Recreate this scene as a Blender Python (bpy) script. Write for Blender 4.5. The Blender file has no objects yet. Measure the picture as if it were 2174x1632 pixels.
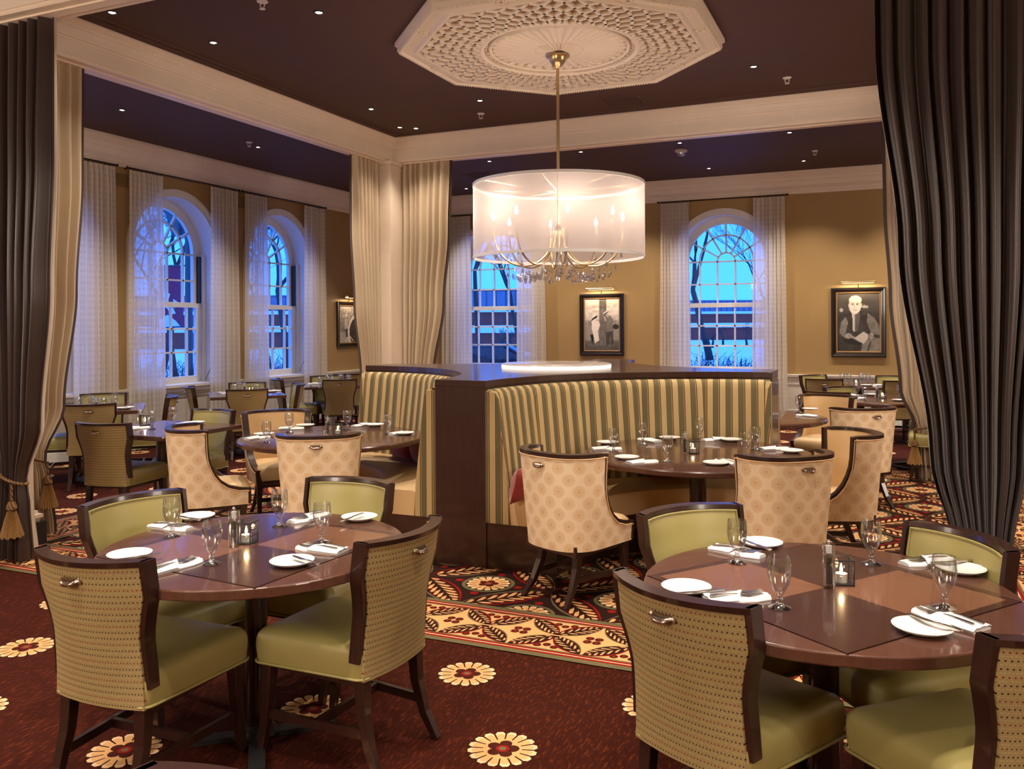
import bpy, bmesh, math, random
from mathutils import Vector, Matrix
R = math.radians
random.seed(7)
C = bpy.context.scene.collection
# ------------------------------------------------------------------ camera, sky, exposure
F, CX, HY, EYE, ROLL = 1810.0, 1087.0, 690.0, 1.60, 0.00543
YAW = math.atan2(1880.8 - 1087, F)
cam = bpy.data.cameras.new('camera'); cam.sensor_width = 36; cam.lens = 36 * F / 2174
cam.shift_y = -(816 - HY) / 2174; cam.clip_start = 0.05; cam.clip_end = 500
co = bpy.data.objects.new('camera', cam); C.objects.link(co)
co.location = (0, 0, EYE)
co.rotation_euler = (Matrix.Rotation(YAW, 4, 'Z') @ Matrix.Rotation(R(90), 4, 'X') @ Matrix.Rotation(-ROLL, 4, 'Z')).to_euler()
S = bpy.context.scene; S.camera = co
S.view_settings.view_transform = 'Standard'; S.view_settings.look = 'None'
S.view_settings.exposure = 0.28; S.view_settings.gamma = 1.0; S.view_settings.use_curve_mapping = False
S.cycles.max_bounces = 10; S.cycles.transparent_max_bounces = 24; S.cycles.sample_clamp_indirect = 4.0
S.cycles.use_denoising = True; S.cycles.caustics_refractive = False; S.cycles.caustics_reflective = False
w = bpy.data.worlds.new('dusk_sky'); S.world = w; w.use_nodes = True
wn = w.node_tree; wn.nodes.clear()
bgn = wn.nodes.new('ShaderNodeBackground'); wo = wn.nodes.new('ShaderNodeOutputWorld')
tc = wn.nodes.new('ShaderNodeTexCoord'); sx = wn.nodes.new('ShaderNodeSeparateXYZ'); rp = wn.nodes.new('ShaderNodeValToRGB')
wn.links.new(tc.outputs['Generated'], sx.inputs[0]); wn.links.new(sx.outputs['Z'], rp.inputs[0])
rp.color_ramp.elements[0].position = 0.0; rp.color_ramp.elements[0].color = (0.06, 0.42, 1.9, 1)
rp.color_ramp.elements[1].position = 0.75; rp.color_ramp.elements[1].color = (0.10, 0.44, 2.0, 1)
wn.links.new(rp.outputs[0], bgn.inputs[0]); bgn.inputs[1].default_value = 1.65; wn.links.new(bgn.outputs[0], wo.inputs[0])

_d = Vector((-math.sin(YAW), math.cos(YAW), 0)); _r = Vector((math.cos(YAW), math.sin(YAW), 0))
def at(u, v, z=0.0):
    """point of the horizontal plane z seen at photo pixel u, v"""
    a, b = u - CX, v - HY; c, s = math.cos(ROLL), math.sin(ROLL)
    x, y = (c * a - s * b) / F, (s * a + c * b) / F
    q = _d + _r * x - Vector((0, 0, y)); t = (z - EYE) / q.z
    return Vector((q.x * t, q.y * t, z))

SPOT_W, FRONT_W, CHAND_W, PICT_W, FILL_W = 180, 185, 4.2, 3.2, 330
# ------------------------------------------------------------------ lamps of the room and added fill (ceiling spots seen and those behind the camera)
def lamp(name, kind, loc, energy, color=(1, .72, .45), rot=(0, 0, 0), **k):
    l = bpy.data.lights.new(name, kind); l.energy = energy; l.color = color
    for a, b in k.items(): setattr(l, a, b)
    o = bpy.data.objects.new(name, l); o.location = loc; o.rotation_euler = rot; C.objects.link(o); return o
WARM = (1.0, .85, .70)
SPOTS = [(-5.19, 5.6), (-5.19, 4.6), (-3.96, 5.4), (-5.20, 8.05), (-5.37, 8.95), (-5.22, 9.08), (-3.96, 8.2), (-1.12, 8.2), (-1.12, 5.4), (0.1, 5.6), (0.1, 8.1),
         (-7.70, 6.9), (-7.70, 9.1), (-7.7, 4.7), (-7.7, 11.3), (-5.30, 11.25), (-6.73, 13.3), (-3.87, 11.22), (-2.49, 11.22), (-2.49, 13.25), (-1.10, 11.2), (-1.10, 13.25), (-3.87, 13.25), (-5.3, 13.25), (0.3, 11.2), (0.3, 13.25), (1.7, 11.2)]
FRONT = [(-3.4, 1.5), (-1.6, 1.6), (0.2, 1.9), (-2.5, 3.1), (-0.6, 3.1), (-4.6, 2.8), (1.2, 3.0), (-2.4, 0.2), (0.2, 0.2)]
for x, y in SPOTS:
    lamp('ceiling_spot', 'SPOT', (x, y, 3.96), SPOT_W * (.25 if (x, y) in ((-5.37, 8.95), (-5.22, 9.08), (-5.19, 4.6)) else 1), WARM, spot_size=R(105), spot_blend=.8, shadow_soft_size=.04)
for x, y in FRONT:
    lamp('ceiling_spot', 'SPOT', (x, y, 3.96), FRONT_W, WARM, spot_size=R(80), spot_blend=.5, shadow_soft_size=.04)

for x, y, k in ((-2.55, -1.6, 1.0), (3.6, .6, .8), (4.0, 6.8, .8), (-7.4, .5, .6)):          # soft fill lamps added out of view to even the light
    lamp('unseen_fill_lamp', 'POINT', (x, y, 2.5), FILL_W * k, (1, .84, .70), shadow_soft_size=.6)
# ------------------------------------------------------------------ helpers
def lin(*c): return tuple(((x / 255) / 12.92 if x <= 10 else ((x / 255 + .055) / 1.055) ** 2.4) for x in c)
class MB:
    def __init__(s): s.v, s.f, s.mi, s.uv = [], [], [], []
    def add(s, vs, fs, mi=0, uvs=None):
        o = len(s.v); s.v += [tuple(p) for p in vs]
        for f in fs:
            s.f.append([o + i for i in f]); s.mi.append(mi); s.uv.append([uvs[i] for i in f] if uvs else None)
        return s
    def box(s, x0, x1, y0, y1, z0, z1, mi=0, M=None):
        vs = [Vector((x, y, z)) for z in (z0, z1) for y in (y0, y1) for x in (x0, x1)]
        if M: vs = [M @ p for p in vs]
        return s.add(vs, [(0, 2, 3, 1), (4, 5, 7, 6), (0, 1, 5, 4), (2, 6, 7, 3), (0, 4, 6, 2), (1, 3, 7, 5)], mi)
    def grid(s, fn, nu, nv, mi=0, uvf=None, flip=False, closeu=False):
        vs, uv = [], []
        for j in range(nv + 1):
            for i in range(nu + (0 if closeu else 1)):
                vs.append(fn(i / nu, j / nv)); uv.append(uvf(i / nu, j / nv) if uvf else (0, 0))
        W = nu if closeu else nu + 1; fs = []
        for j in range(nv):
            for i in range(nu):
                a, b = j * W + i, j * W + (i + 1) % W
                q = (a, b, b + W, a + W); fs.append(q[::-1] if flip else q)
        return s.add(vs, fs, mi, uv if uvf else None)
    def slab(s, fn, nu, nv, off0, off1, mi=0, uvf=None):
        """closed slab: fn(u, v, off)"""
        s.grid(lambda u, v: fn(u, v, off0), nu, nv, mi, uvf); s.grid(lambda u, v: fn(u, v, off1), nu, nv, mi, uvf, flip=True)
        for k in (0, 1):
            s.grid(lambda u, v: fn(u, k, off0 + (off1 - off0) * v), nu, 1, mi, (lambda u, v: uvf(u, k)) if uvf else None, flip=(k == 0))
            s.grid(lambda u, v: fn(k, u, off0 + (off1 - off0) * v), nv, 1, mi, (lambda u, v: uvf(k, u)) if uvf else None, flip=(k == 1))
        return s
    def lathe(s, prof, n=24, mi=0, M=None, cap=True, close=False):
        vs, fs = [], []
        for r, z in prof:
            for i in range(n):
                a = 2 * math.pi * i / n; p = Vector((r * math.cos(a), r * math.sin(a), z)); vs.append(M @ p if M else p)
        m = len(prof)
        for j in range(m if close else m - 1):
            for i in range(n):
                k = (i + 1) % n; j2 = (j + 1) % m
                fs.append((j * n + i, j * n + k, j2 * n + k, j2 * n + i))
        if cap and not close:
            if prof[0][0] > 1e-6: fs.append(tuple(range(n))[::-1])
            if prof[-1][0] > 1e-6: fs.append(tuple((m - 1) * n + i for i in range(n)))
        return s.add(vs, fs, mi)
    def sweep(s, path, sec, mi=0, closed=False, up=None, cap=True, scale=None):
        """sweep a 2-D section (list of (a, b)) along a 3-D path; a along side, b along up"""
        n = len(path); P = [Vector(p) for p in path]; vs = []; k = len(sec)
        for i in range(n):
            if closed: t0, t1 = P[i] - P[i - 1], P[(i + 1) % n] - P[i]
            else: t0 = P[i] - P[i - 1] if i else P[1] - P[0]; t1 = P[i + 1] - P[i] if i < n - 1 else P[i] - P[i - 1]
            t0, t1 = t0.normalized(), t1.normalized(); t = (t0 + t1)
            t = t.normalized() if t.length > 1e-6 else t1
            U = (up(i) if callable(up) else Vector(up)) if up is not None else (Vector((0, 0, 1)) if abs(t.z) < .95 else Vector((0, 1, 0)))
            side = t.cross(U)
            side = side.normalized() if side.length > 1e-6 else Vector((1, 0, 0))
            U2 = side.cross(t).normalized(); mit = 1 / max(.35, math.sqrt(max(1e-4, (1 + t0.dot(t1)) / 2)))
            sc = scale[i] if scale else 1
            for a, b in sec: vs.append(P[i] + side * (a * mit * sc) + U2 * (b * sc))
        fs = []
        for i in range(n if closed else n - 1):
            j = (i + 1) % n
            for q in range(k):
                q2 = (q + 1) % k; fs.append((i * k + q, i * k + q2, j * k + q2, j * k + q))
        if cap and not closed: fs += [tuple(range(k))[::-1], tuple((n - 1) * k + q for q in range(k))]
        return s.add(vs, fs, mi)
    def tube(s, path, r, n=8, mi=0, closed=False, scale=None):
        return s.sweep(path, [(r * math.cos(2 * math.pi * i / n), r * math.sin(2 * math.pi * i / n)) for i in range(n)], mi, closed, scale=scale)
    def loft(s, loops, mi=0, cap0=True, cap1=True):
        n = len(loops[0]); vs = [p for l in loops for p in l]; fs = []
        for j in range(len(loops) - 1):
            for i in range(n):
                k = (i + 1) % n; fs.append((j * n + i, j * n + k, (j + 1) * n + k, (j + 1) * n + i))
        if cap0: fs.append(tuple(range(n))[::-1])
        if cap1: fs.append(tuple((len(loops) - 1) * n + i for i in range(n)))
        return s.add(vs, fs, mi)
    def mesh(s, name, mats, smooth=False, angle=40):
        me = bpy.data.meshes.new(name); me.from_pydata(s.v, [], s.f)
        for m in (mats if isinstance(mats, (list, tuple)) else [mats]): me.materials.append(m)
        if any(s.mi): me.polygons.foreach_set('material_index', s.mi)
        if any(x is not None for x in s.uv):
            L = me.uv_layers.new(name='UVMap'); q = []
            for f, x in zip(s.f, s.uv):
                for p in (x or [(0, 0)] * len(f)): q += [p[0], p[1]]
            L.data.foreach_set('uv', q)
        if smooth:
            me.polygons.foreach_set('use_smooth', [True] * len(me.polygons)); me.set_sharp_from_angle(angle=R(angle))
        me.validate(); me.update(); return me
    def obj(s, name, mats, parent=None, smooth=False, angle=40):
        return inst(name, s.mesh(name, mats, smooth, angle), parent)
def inst(name, me, parent=None, loc=(0, 0, 0), rz=0):
    o = bpy.data.objects.new(name, me); C.objects.link(o); o.location = loc; o.rotation_euler = (0, 0, rz)
    if parent: o.parent = parent
    return o
def thing(name, label, cat, loc=(0, 0, 0), rz=0, group=None):
    return tag(inst(name, None, None, loc, rz), label, cat, group)
def tag(o, label=None, cat=None, group=None, kind=None):
    for k, v in (('label', label), ('category', cat), ('group', group), ('kind', kind)):
        if v: o[k] = v
    return o
def struct(o): o['kind'] = 'structure'; return o
def dup(root, loc, rz, label=None, group=None):
    r = root.copy(); C.objects.link(r); r.location = loc; r.rotation_euler = (0, 0, rz)
    if label: r['label'] = label
    if group: r['group'] = group
    for ch in list(root.children):
        c = ch.copy(); C.objects.link(c); c.parent = r
        for g in list(ch.children):
            d = g.copy(); C.objects.link(d); d.parent = c
    return r
def bevel(o, wd=.004, seg=2):
    m = o.modifiers.new('bevel', 'BEVEL'); m.width = wd; m.segments = seg; m.limit_method = 'ANGLE'; m.angle_limit = R(35); return o

# ------------------------------------------------------------------ materials
class NT:
    def __init__(s, name):
        s.mat = bpy.data.materials.new(name); s.mat.use_nodes = True; s.t = s.mat.node_tree; s.b = s.t.nodes['Principled BSDF']; s.o = s.t.nodes['Material Output']
    def n(s, t, **k):
        x = s.t.nodes.new(t)
        for a, b in k.items(): setattr(x, a, b)
        return x
    def l(s, a, b): s.t.links.new(a, b)
    def m(s, op, *a):
        x = s.n('ShaderNodeMath', operation=op)
        for i, q in enumerate(a):
            if isinstance(q, (int, float)): x.inputs[i].default_value = q
            else: s.l(q, x.inputs[i])
        return x.outputs[0]
    def mix(s, f, a, b):
        x = s.n('ShaderNodeMix', data_type='RGBA')
        for i, q in ((0, f), (6, a), (7, b)):
            if isinstance(q, (int, float)): x.inputs[i].default_value = q
            elif isinstance(q, tuple): x.inputs[i].default_value = (*q[:3], 1)
            else: s.l(q, x.inputs[i])
        return x.outputs[2]
    def uv(s):
        t = s.n('ShaderNodeUVMap'); x = s.n('ShaderNodeSeparateXYZ'); s.l(t.outputs[0], x.inputs[0]); return x.outputs[0], x.outputs[1]
    def co(s, which='Object', scale=(1, 1, 1), rot=(0, 0, 0)):
        t = s.n('ShaderNodeTexCoord'); mp = s.n('ShaderNodeMapping'); s.l(t.outputs[which], mp.inputs[0]); mp.inputs['Scale'].default_value = scale; mp.inputs['Rotation'].default_value = rot; return mp.outputs[0]
    def noise(s, vec, scale, detail=3, rough=.5):
        x = s.n('ShaderNodeTexNoise'); x.inputs['Scale'].default_value = scale; x.inputs['Detail'].default_value = detail; x.inputs['Roughness'].default_value = rough
        if vec is not None: s.l(vec, x.inputs['Vector'])
        return x.outputs[0]
    def ramp(s, f, a, b): 
        x = s.n('ShaderNodeMapRange'); x.inputs[1].default_value = a; x.inputs[2].default_value = b; s.l(f, x.inputs[0]); return x.outputs[0]
    def bump(s, h, strength=.3, dist=.002):
        x = s.n('ShaderNodeBump'); x.inputs['Strength'].default_value = strength; x.inputs['Distance'].default_value = dist; s.l(h, x.inputs['Height']); s.l(x.outputs[0], s.b.inputs['Normal'])
    def base(s, col, rough=.5, metal=0, spec=.5, coat=0):
        i = s.b.inputs
        if isinstance(col, tuple): i['Base Color'].default_value = (*col[:3], 1)
        else: s.l(col, i['Base Color'])
        i['Roughness'].default_value = rough; i['Metallic'].default_value = metal; i['Specular IOR Level'].default_value = spec
        if coat: i['Coat Weight'].default_value = coat; i['Coat Roughness'].default_value = .08
        return s.mat
def plain(name, col, rough=.5, metal=0, spec=.5, var=.06, scale=6, coat=0):
    n = NT(name); f = n.noise(n.co(), scale, 4)
    return n.base(n.mix(f, tuple(x * (1 - var) for x in col), tuple(min(1, x * (1 + var)) for x in col)), rough, metal, spec, coat)
def woody(name, a, b, rough=.3, scale=(2, 30, 2), coat=.3, rot=(0, 0, 0)):
    n = NT(name); v = n.co('Object', scale, rot); f = n.noise(v, 3.0, 6, .6)
    return n.base(n.mix(n.ramp(f, .3, .7), a, b), rough, coat=coat)
def emit(name, col, st):
    n = NT(name); n.b.inputs['Emission Color'].default_value = (*col, 1); n.b.inputs['Emission Strength'].default_value = st; return n.base(col, .5)
M = {}
M['cream_paint'] = plain('cream_paint', lin(230, 213, 194), .45)
M['white_paint'] = plain('white_paint', lin(222, 218, 212), .4)
M['wain_paint'] = plain('wainscot_paint', lin(205, 196, 184), .45)
n = NT('gold_wall_paint'); f = n.noise(n.co('Object', (1, 1, 1)), 2.2, 5)
M['wall'] = n.base(n.mix(f, lin(160, 128, 78), lin(170, 138, 88)), .6)
M['ceiling'] = plain('chocolate_ceiling_paint', lin(86, 62, 54), .7, spec=.25)
M['plaster'] = plain('ivory_plaster', lin(226, 210, 190), .6)
M['dark_wood'] = woody('espresso_wood', lin(40, 22, 18), lin(54, 31, 25), .3)
M['panel_wood'] = woody('espresso_panel_wood', lin(50, 28, 23), lin(62, 36, 29), .34, (22, 22, 1.5))
M['top_dark'] = woody('walnut_top_dark', lin(60, 36, 30), lin(70, 43, 35), .26, (3, 40, 3), .5)
M['top_light'] = woody('walnut_top_light', lin(112, 75, 55), lin(126, 86, 64), .26, (40, 3, 3), .5)
M['top_leaf'] = woody('walnut_top_leaf', lin(80, 50, 39), lin(90, 57, 45), .26, (30, 6, 3), .5)
M['top_edge'] = woody('walnut_edge', lin(88, 50, 37), lin(100, 58, 43), .24, (6, 6, 3), .6)
M['table_plain'] = woody('walnut_top_plain', lin(74, 46, 36), lin(86, 54, 42), .24, (3, 30, 3), .5)
M['brass'] = plain('antique_brass', (.62, .46, .24), .28, 1.0, var=.05)
M['pewter'] = plain('pewter_pull', (.42, .33, .27), .25, 1.0, var=.05)
M['steel'] = plain('polished_steel', (.66, .63, .58), .24, 1.0, var=.03)
M['satin_steel'] = plain('satin_steel', (.55, .54, .52), .35, 1.0)
M['black_iron'] = plain('black_iron', (.02, .02, .02), .45)
M['porcelain'] = plain('white_porcelain', (.78, .78, .76), .12, var=.01)
M['inlay'] = woody('dark_crossband', lin(58, 35, 28), lin(68, 41, 33), .26, (12, 12, 3), .5)
M['linen'] = plain('white_linen', (.76, .76, .76), .8, var=.02, scale=60)
n = NT('green_vinyl'); f = n.noise(n.co(), 90, 3); g = n.noise(n.co(), 5, 3); n.bump(f, .12, .001)
M['vinyl_green'] = n.base(n.mix(g, lin(152, 141, 84), lin(162, 151, 94)), .42)
n = NT('tan_vinyl'); f = n.noise(n.co(), 90, 3); g = n.noise(n.co(), 5, 3); n.bump(f, .1, .001)
M['vinyl_tan'] = n.base(n.mix(g, lin(212, 178, 130), lin(220, 188, 140)), .45)
n = NT('red_velvet'); g = n.noise(n.co(), 14, 5); n.b.inputs['Sheen Weight'].default_value = .5
M['velvet'] = n.base(n.mix(g, lin(120, 22, 14), lin(168, 40, 26)), .8)
# glass: thin clear surfaces
def thin_glass(name, lo, hi, tint=(.97, .98, .98), rough=.02, power=2.5):
    """clear thin-walled glass: sees straight through, mirrors towards grazing angles"""
    n = NT(name); tr = n.n('ShaderNodeBsdfTransparent'); gl = n.n('ShaderNodeBsdfGlossy'); mx = n.n('ShaderNodeMixShader'); lw = n.n('ShaderNodeLayerWeight')
    gl.inputs['Roughness'].default_value = rough; tr.inputs[0].default_value = (*tint, 1); lw.inputs[0].default_value = .5
    f = n.m('ADD', lo, n.m('MULTIPLY', n.m('POWER', lw.outputs['Facing'], power), hi - lo))
    n.l(f, mx.inputs[0]); n.l(tr.outputs[0], mx.inputs[1]); n.l(gl.outputs[0], mx.inputs[2]); n.l(mx.outputs[0], n.o.inputs[0]); n.t.nodes.remove(n.b); return n.mat
M['glass'] = thin_glass('clear_glass', .10, .85, rough=.07, power=1.8); M['glass_stem'] = thin_glass('cut_glass_stem', .35, .9, (.95, .95, .95), .10, 1.4); M['crystal'] = thin_glass('cut_crystal', .35, .9, (.97, .97, .97), .10, 1.0); M['acrylic'] = thin_glass('clear_acrylic', .16, .85, rough=.05, power=1.5)
M['pane'] = thin_glass('window_pane', .03, .5, (.96, .98, 1), .02, 4)
# olive dotted chair fabric
n = NT('olive_dot_fabric'); u, v = n.uv()
row = n.m('DIVIDE', v, .0215); rf = n.m('FRACT', row); ri = n.m('FLOOR', row); odd = n.m('MODULO', ri, 2.0); odd3 = n.m('COMPARE', n.m('MODULO', ri, 3.0), 1.0, .2)
uc = n.m('FRACT', n.m('ADD', n.m('DIVIDE', u, .0125), n.m('MULTIPLY', odd, .5)))
dx = n.m('MULTIPLY', n.m('SUBTRACT', uc, .5), .0125); dy = n.m('MULTIPLY', n.m('SUBTRACT', rf, .5), .0215)
dd = n.m('SQRT', n.m('ADD', n.m('MULTIPLY', dx, dx), n.m('MULTIPLY', dy, dy))); dot = n.m('LESS_THAN', dd, .0023)
dg1 = n.m('LESS_THAN', n.m('ABSOLUTE', n.m('SUBTRACT', n.m('FRACT', n.m('DIVIDE', n.m('ADD', u, v), .028)), .5)), .018)
dg2 = n.m('LESS_THAN', n.m('ABSOLUTE', n.m('SUBTRACT', n.m('FRACT', n.m('DIVIDE', n.m('SUBTRACT', u, v), .028)), .5)), .018)
fine = n.m('LESS_THAN', n.m('FRACT', n.m('DIVIDE', v, .0036)), .3)
c0 = n.mix(n.noise(n.co('Object', (40, 40, 300)), 2, 3), lin(148, 128, 86), lin(168, 148, 102))
c1 = n.mix(n.m('MULTIPLY', fine, .25), c0, lin(118, 98, 60)); c2 = n.mix(n.m('MULTIPLY', n.m('MAXIMUM', dg1, dg2), .45), c1, lin(92, 62, 34))
lt = n.m('MULTIPLY', n.m('LESS_THAN', n.m('ABSOLUTE', n.m('SUBTRACT', rf, .02)), .07), n.m('LESS_THAN', n.m('FRACT', n.m('DIVIDE', u, .0085)), .55))
c3 = n.mix(n.m('MULTIPLY', lt, .5), c2, lin(214, 188, 120)); c4 = n.mix(dot, c3, n.mix(odd3, lin(44, 22, 14), lin(128, 34, 18)))
n.bump(fine, .15, .0006); M['fab_olive'] = n.base(c4, .85, spec=.2)
# cream medallion fabric
n = NT('cream_medallion_fabric'); u, v = n.uv(); P = .118
def cell(off):
    a = n.m('ADD', n.m('DIVIDE', u, P), off); b = n.m('ADD', n.m('DIVIDE', v, P * 1.12), off)
    x = n.m('MULTIPLY', n.m('SUBTRACT', n.m('FRACT', a), .5), P); y = n.m('MULTIPLY', n.m('SUBTRACT', n.m('FRACT', b), .5), P * 1.12)
    return n.m('SQRT', n.m('ADD', n.m('MULTIPLY', x, x), n.m('MULTIPLY', y, y))), n.m('ARCTAN2', y, x)
d1, a1 = cell(0.0); d2, a2 = cell(.5); near = n.m('LESS_THAN', d1, d2); dm = n.m('MINIMUM', d1, d2)
an = n.m('ADD', n.m('MULTIPLY', near, a1), n.m('MULTIPLY', n.m('SUBTRACT', 1.0, near), a2))
def ring(r, wd): return n.m('LESS_THAN', n.m('ABSOLUTE', n.m('SUBTRACT', dm, r)), wd)
dots = n.m('MULTIPLY', ring(.0325, .0026), n.m('GREATER_THAN', n.m('SINE', n.m('MULTIPLY', an, 28.0)), -.1))
dots2 = n.m('MULTIPLY', ring(.0175, .004), n.m('GREATER_THAN', n.m('SINE', n.m('MULTIPLY', an, 12.0)), -.4))
mask = n.m('MINIMUM', n.m('ADD', n.m('ADD', dots, n.m('MULTIPLY', ring(.0255, .0016), .7)), n.m('ADD', n.m('MULTIPLY', dots2, .8), n.m('MULTIPLY', n.m('LESS_THAN', dm, .010), .8))), 1.0)
weave = n.noise(n.co('Object', (60, 60, 400)), 3, 2); cb = n.mix(weave, lin(236, 214, 180), lin(244, 224, 192))
cc = n.mix(n.m('MULTIPLY', n.m('LESS_THAN', dm, .024), .12), cb, lin(214, 168, 96)); n.bump(weave, .1, .0006)
M['fab_cream'] = n.base(n.mix(n.m('MULTIPLY', mask, .66), cc, lin(196, 144, 74)), .8, spec=.2)
# striped booth fabric
n = NT('striped_booth_fabric'); u, v = n.uv(); t = n.m('FRACT', n.m('DIVIDE', u, .092))
def band(a, b): return n.m('MULTIPLY', n.m('GREATER_THAN', t, a), n.m('LESS_THAN', t, b))
gr = band(.0, .42); weave = n.noise(n.co('Object', (50, 50, 300)), 4, 2)
c = n.mix(gr, n.mix(weave, lin(178, 158, 112), lin(190, 170, 122)), n.mix(weave, lin(98, 94, 68), lin(108, 104, 76)))
for a, b, k in ((.42, .45, lin(214, 176, 110)), (.45, .485, lin(120, 26, 16)), (.485, .52, lin(40, 22, 14)), (.94, .965, lin(214, 176, 110)), (.965, 1.0, lin(120, 30, 18))):
    c = n.mix(band(a, b), c, k)
n.bump(weave, .1, .0006); M['stripe'] = n.base(c, .8, spec=.2)
# drapes
def satin(name, a, b, rough, sheen=.3):
    n = NT(name); f = n.noise(n.co('Object', (12, 12, 1)), 4, 3); n.b.inputs['Sheen Weight'].default_value = sheen; n.b.inputs['Anisotropic'].default_value = .4; return n.base(n.mix(f, a, b), rough, spec=.5)
M['drape_dark'] = satin('brown_satin_drape', lin(44, 29, 25), lin(56, 37, 32), .33)
M['drape_cream'] = satin('cream_satin_drape', lin(184, 164, 136), lin(196, 176, 148), .45)
n = NT('sheer_check_fabric'); u, v = n.uv()
ck = n.m('MULTIPLY', n.m('LESS_THAN', n.m('FRACT', n.m('DIVIDE', u, .06)), .55), n.m('LESS_THAN', n.m('FRACT', n.m('DIVIDE', v, .075)), .55))
th = n.m('MULTIPLY', n.m('LESS_THAN', n.m('FRACT', n.m('DIVIDE', u, .012)), .4), .12)
op = n.m('ADD', n.m('ADD', n.m('MULTIPLY', ck, .09), .76), th)
df = n.n('ShaderNodeBsdfDiffuse'); tl = n.n('ShaderNodeBsdfTranslucent'); tr = n.n('ShaderNodeBsdfTransparent'); m1 = n.n('ShaderNodeMixShader'); m2 = n.n('ShaderNodeMixShader')
df.inputs[0].default_value = (.86, .80, .72, 1); tl.inputs[0].default_value = (.86, .82, .78, 1); m1.inputs[0].default_value = .42
n.l(df.outputs[0], m1.inputs[1]); n.l(tl.outputs[0], m1.inputs[2]); n.l(op, m2.inputs[0]); n.l(tr.outputs[0], m2.inputs[1]); n.l(m1.outputs[0], m2.inputs[2]); n.l(m2.outputs[0], n.o.inputs[0]); n.t.nodes.remove(n.b); M['sheer'] = n.mat
n = NT('organza_shade'); df = n.n('ShaderNodeBsdfDiffuse'); tl = n.n('ShaderNodeBsdfTranslucent'); tr = n.n('ShaderNodeBsdfTransparent'); m1 = n.n('ShaderNodeMixShader'); m2 = n.n('ShaderNodeMixShader')
df.inputs[0].default_value = (.74, .66, .64, 1); tl.inputs[0].default_value = (.62, .55, .53, 1); m1.inputs[0].default_value = .6; m2.inputs[0].default_value = .55
n.l(df.outputs[0], m1.inputs[1]); n.l(tl.outputs[0], m1.inputs[2]); n.l(tr.outputs[0], m2.inputs[1]); n.l(m1.outputs[0], m2.inputs[2]); n.l(m2.outputs[0], n.o.inputs[0]); n.t.nodes.remove(n.b); M['organza'] = n.mat
M['bulb'] = emit('lit_bulb', (1, .80, .58), 40); M['spot_lens'] = emit('lit_spot_lens', (1, .82, .6), 14); M['flame'] = emit('candle_flame', (1, .66, .3), 30)
M['wax'] = plain('ivory_wax', (.8, .74, .62), .5)
n = NT('alabaster'); f = n.noise(n.co('Object', (1, 1, 1)), 9, 6); n.b.inputs['Emission Color'].default_value = (1, .9, .8, 1); n.b.inputs['Emission Strength'].default_value = .02
M['alabaster'] = n.base(n.mix(f, (.40, .34, .30), (.62, .56, .52)), .15)
M['edge_glow'] = emit('backlit_stone_edge', (1, .9, .78), 1.3)
# carpet
n = NT('carpet_red_brown'); v1 = n.co('Object', (30, 6, 1), (0, 0, .35)); f = n.noise(v1, 3.2, 4, .6); g = n.noise(n.co('Object'), 160, 2); n.bump(g, .5, .003)
M['carpet'] = n.base(n.mix(n.ramp(f, .52, .78), lin(54, 18, 8), lin(112, 48, 19)), .95, spec=.1)
def pile(name, col): 
    n = NT(name); g = n.noise(n.co('Object'), 160, 2); n.bump(g, .5, .002); f = n.noise(n.co('Object'), 40, 3)
    return n.base(n.mix(f, tuple(x * .8 for x in col), tuple(x * 1.1 for x in col)), .95, spec=.1)
PILE = [pile('pile_dark', lin(46, 24, 18)), pile('pile_cream', lin(214, 164, 108)), pile('pile_red', lin(140, 26, 18)), pile('pile_green', lin(104, 96, 66)), pile('pile_brown', lin(70, 28, 18)), pile('pile_pale', lin(228, 192, 150))]
# ------------------------------------------------------------------ floor and woven carpet pattern
XL, XR, YB, YF, ZC, ZB = -9.0, 6.5, 14.24, -4.0, 4.0, 3.70
m = MB(); m.add([(XL, YF, 0), (XR, YF, 0), (XR, YB, 0), (XL, YB, 0)], [(0, 1, 2, 3)]); floor = struct(m.obj('floor', M['carpet']))
def disc(mb, cx, cy, r0, r1, z, mi, n=24, a0=0, a1=2 * math.pi, ry=1):
    vs = []
    for i in range(n + 1):
        a = a0 + (a1 - a0) * i / n
        vs += [(cx + r1 * math.cos(a), cy + ry * r1 * math.sin(a), z), (cx + r0 * math.cos(a), cy + ry * r0 * math.sin(a), z)]
    mb.add(vs, [(2 * i, 2 * i + 2, 2 * i + 3, 2 * i + 1) if r0 > 0 else (2 * i, 2 * i + 2, 1) for i in range(n)], mi)
def petal(mb, cx, cy, ang, r0, r1, w0, w1, z, mi, n=5, cut=0):
    c, s = math.cos(ang), math.sin(ang); pts = [(r0, -w0), (r0 + (r1 - r0) * .8, -w1), (r1, -w1 * .55), (r1 - cut, 0), (r1, w1 * .55), (r0 + (r1 - r0) * .8, w1), (r0, w0)]
    mb.add([(cx + x * c - y * s, cy + x * s + y * c, z) for x, y in pts], [tuple(range(len(pts)))], mi)
def flower(mb, cx, cy, r, z, rot=0, core=4):
    disc(mb, cx, cy, 0, r * .56, z, 1, 24)
    for k in range(16):
        a = rot + k * math.pi / 8; petal(mb, cx, cy, a, r * .45, r, r * .07, r * .145, z + .0003, 5)
        petal(mb, cx, cy, a, r * .4, r * .88, r * .06, r * .12, z + .0005, 1)
    for k in range(5):
        a = rot + .3 + k * 2 * math.pi / 5; disc(mb, cx + r * .3 * math.cos(a), cy + r * .3 * math.sin(a), 0, r * .19, z + .0008, core, 10)
    disc(mb, cx, cy, 0, r * .2, z + .0011, 2, 12); disc(mb, cx, cy, 0, r * .11, z + .0014, 3, 10)
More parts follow.
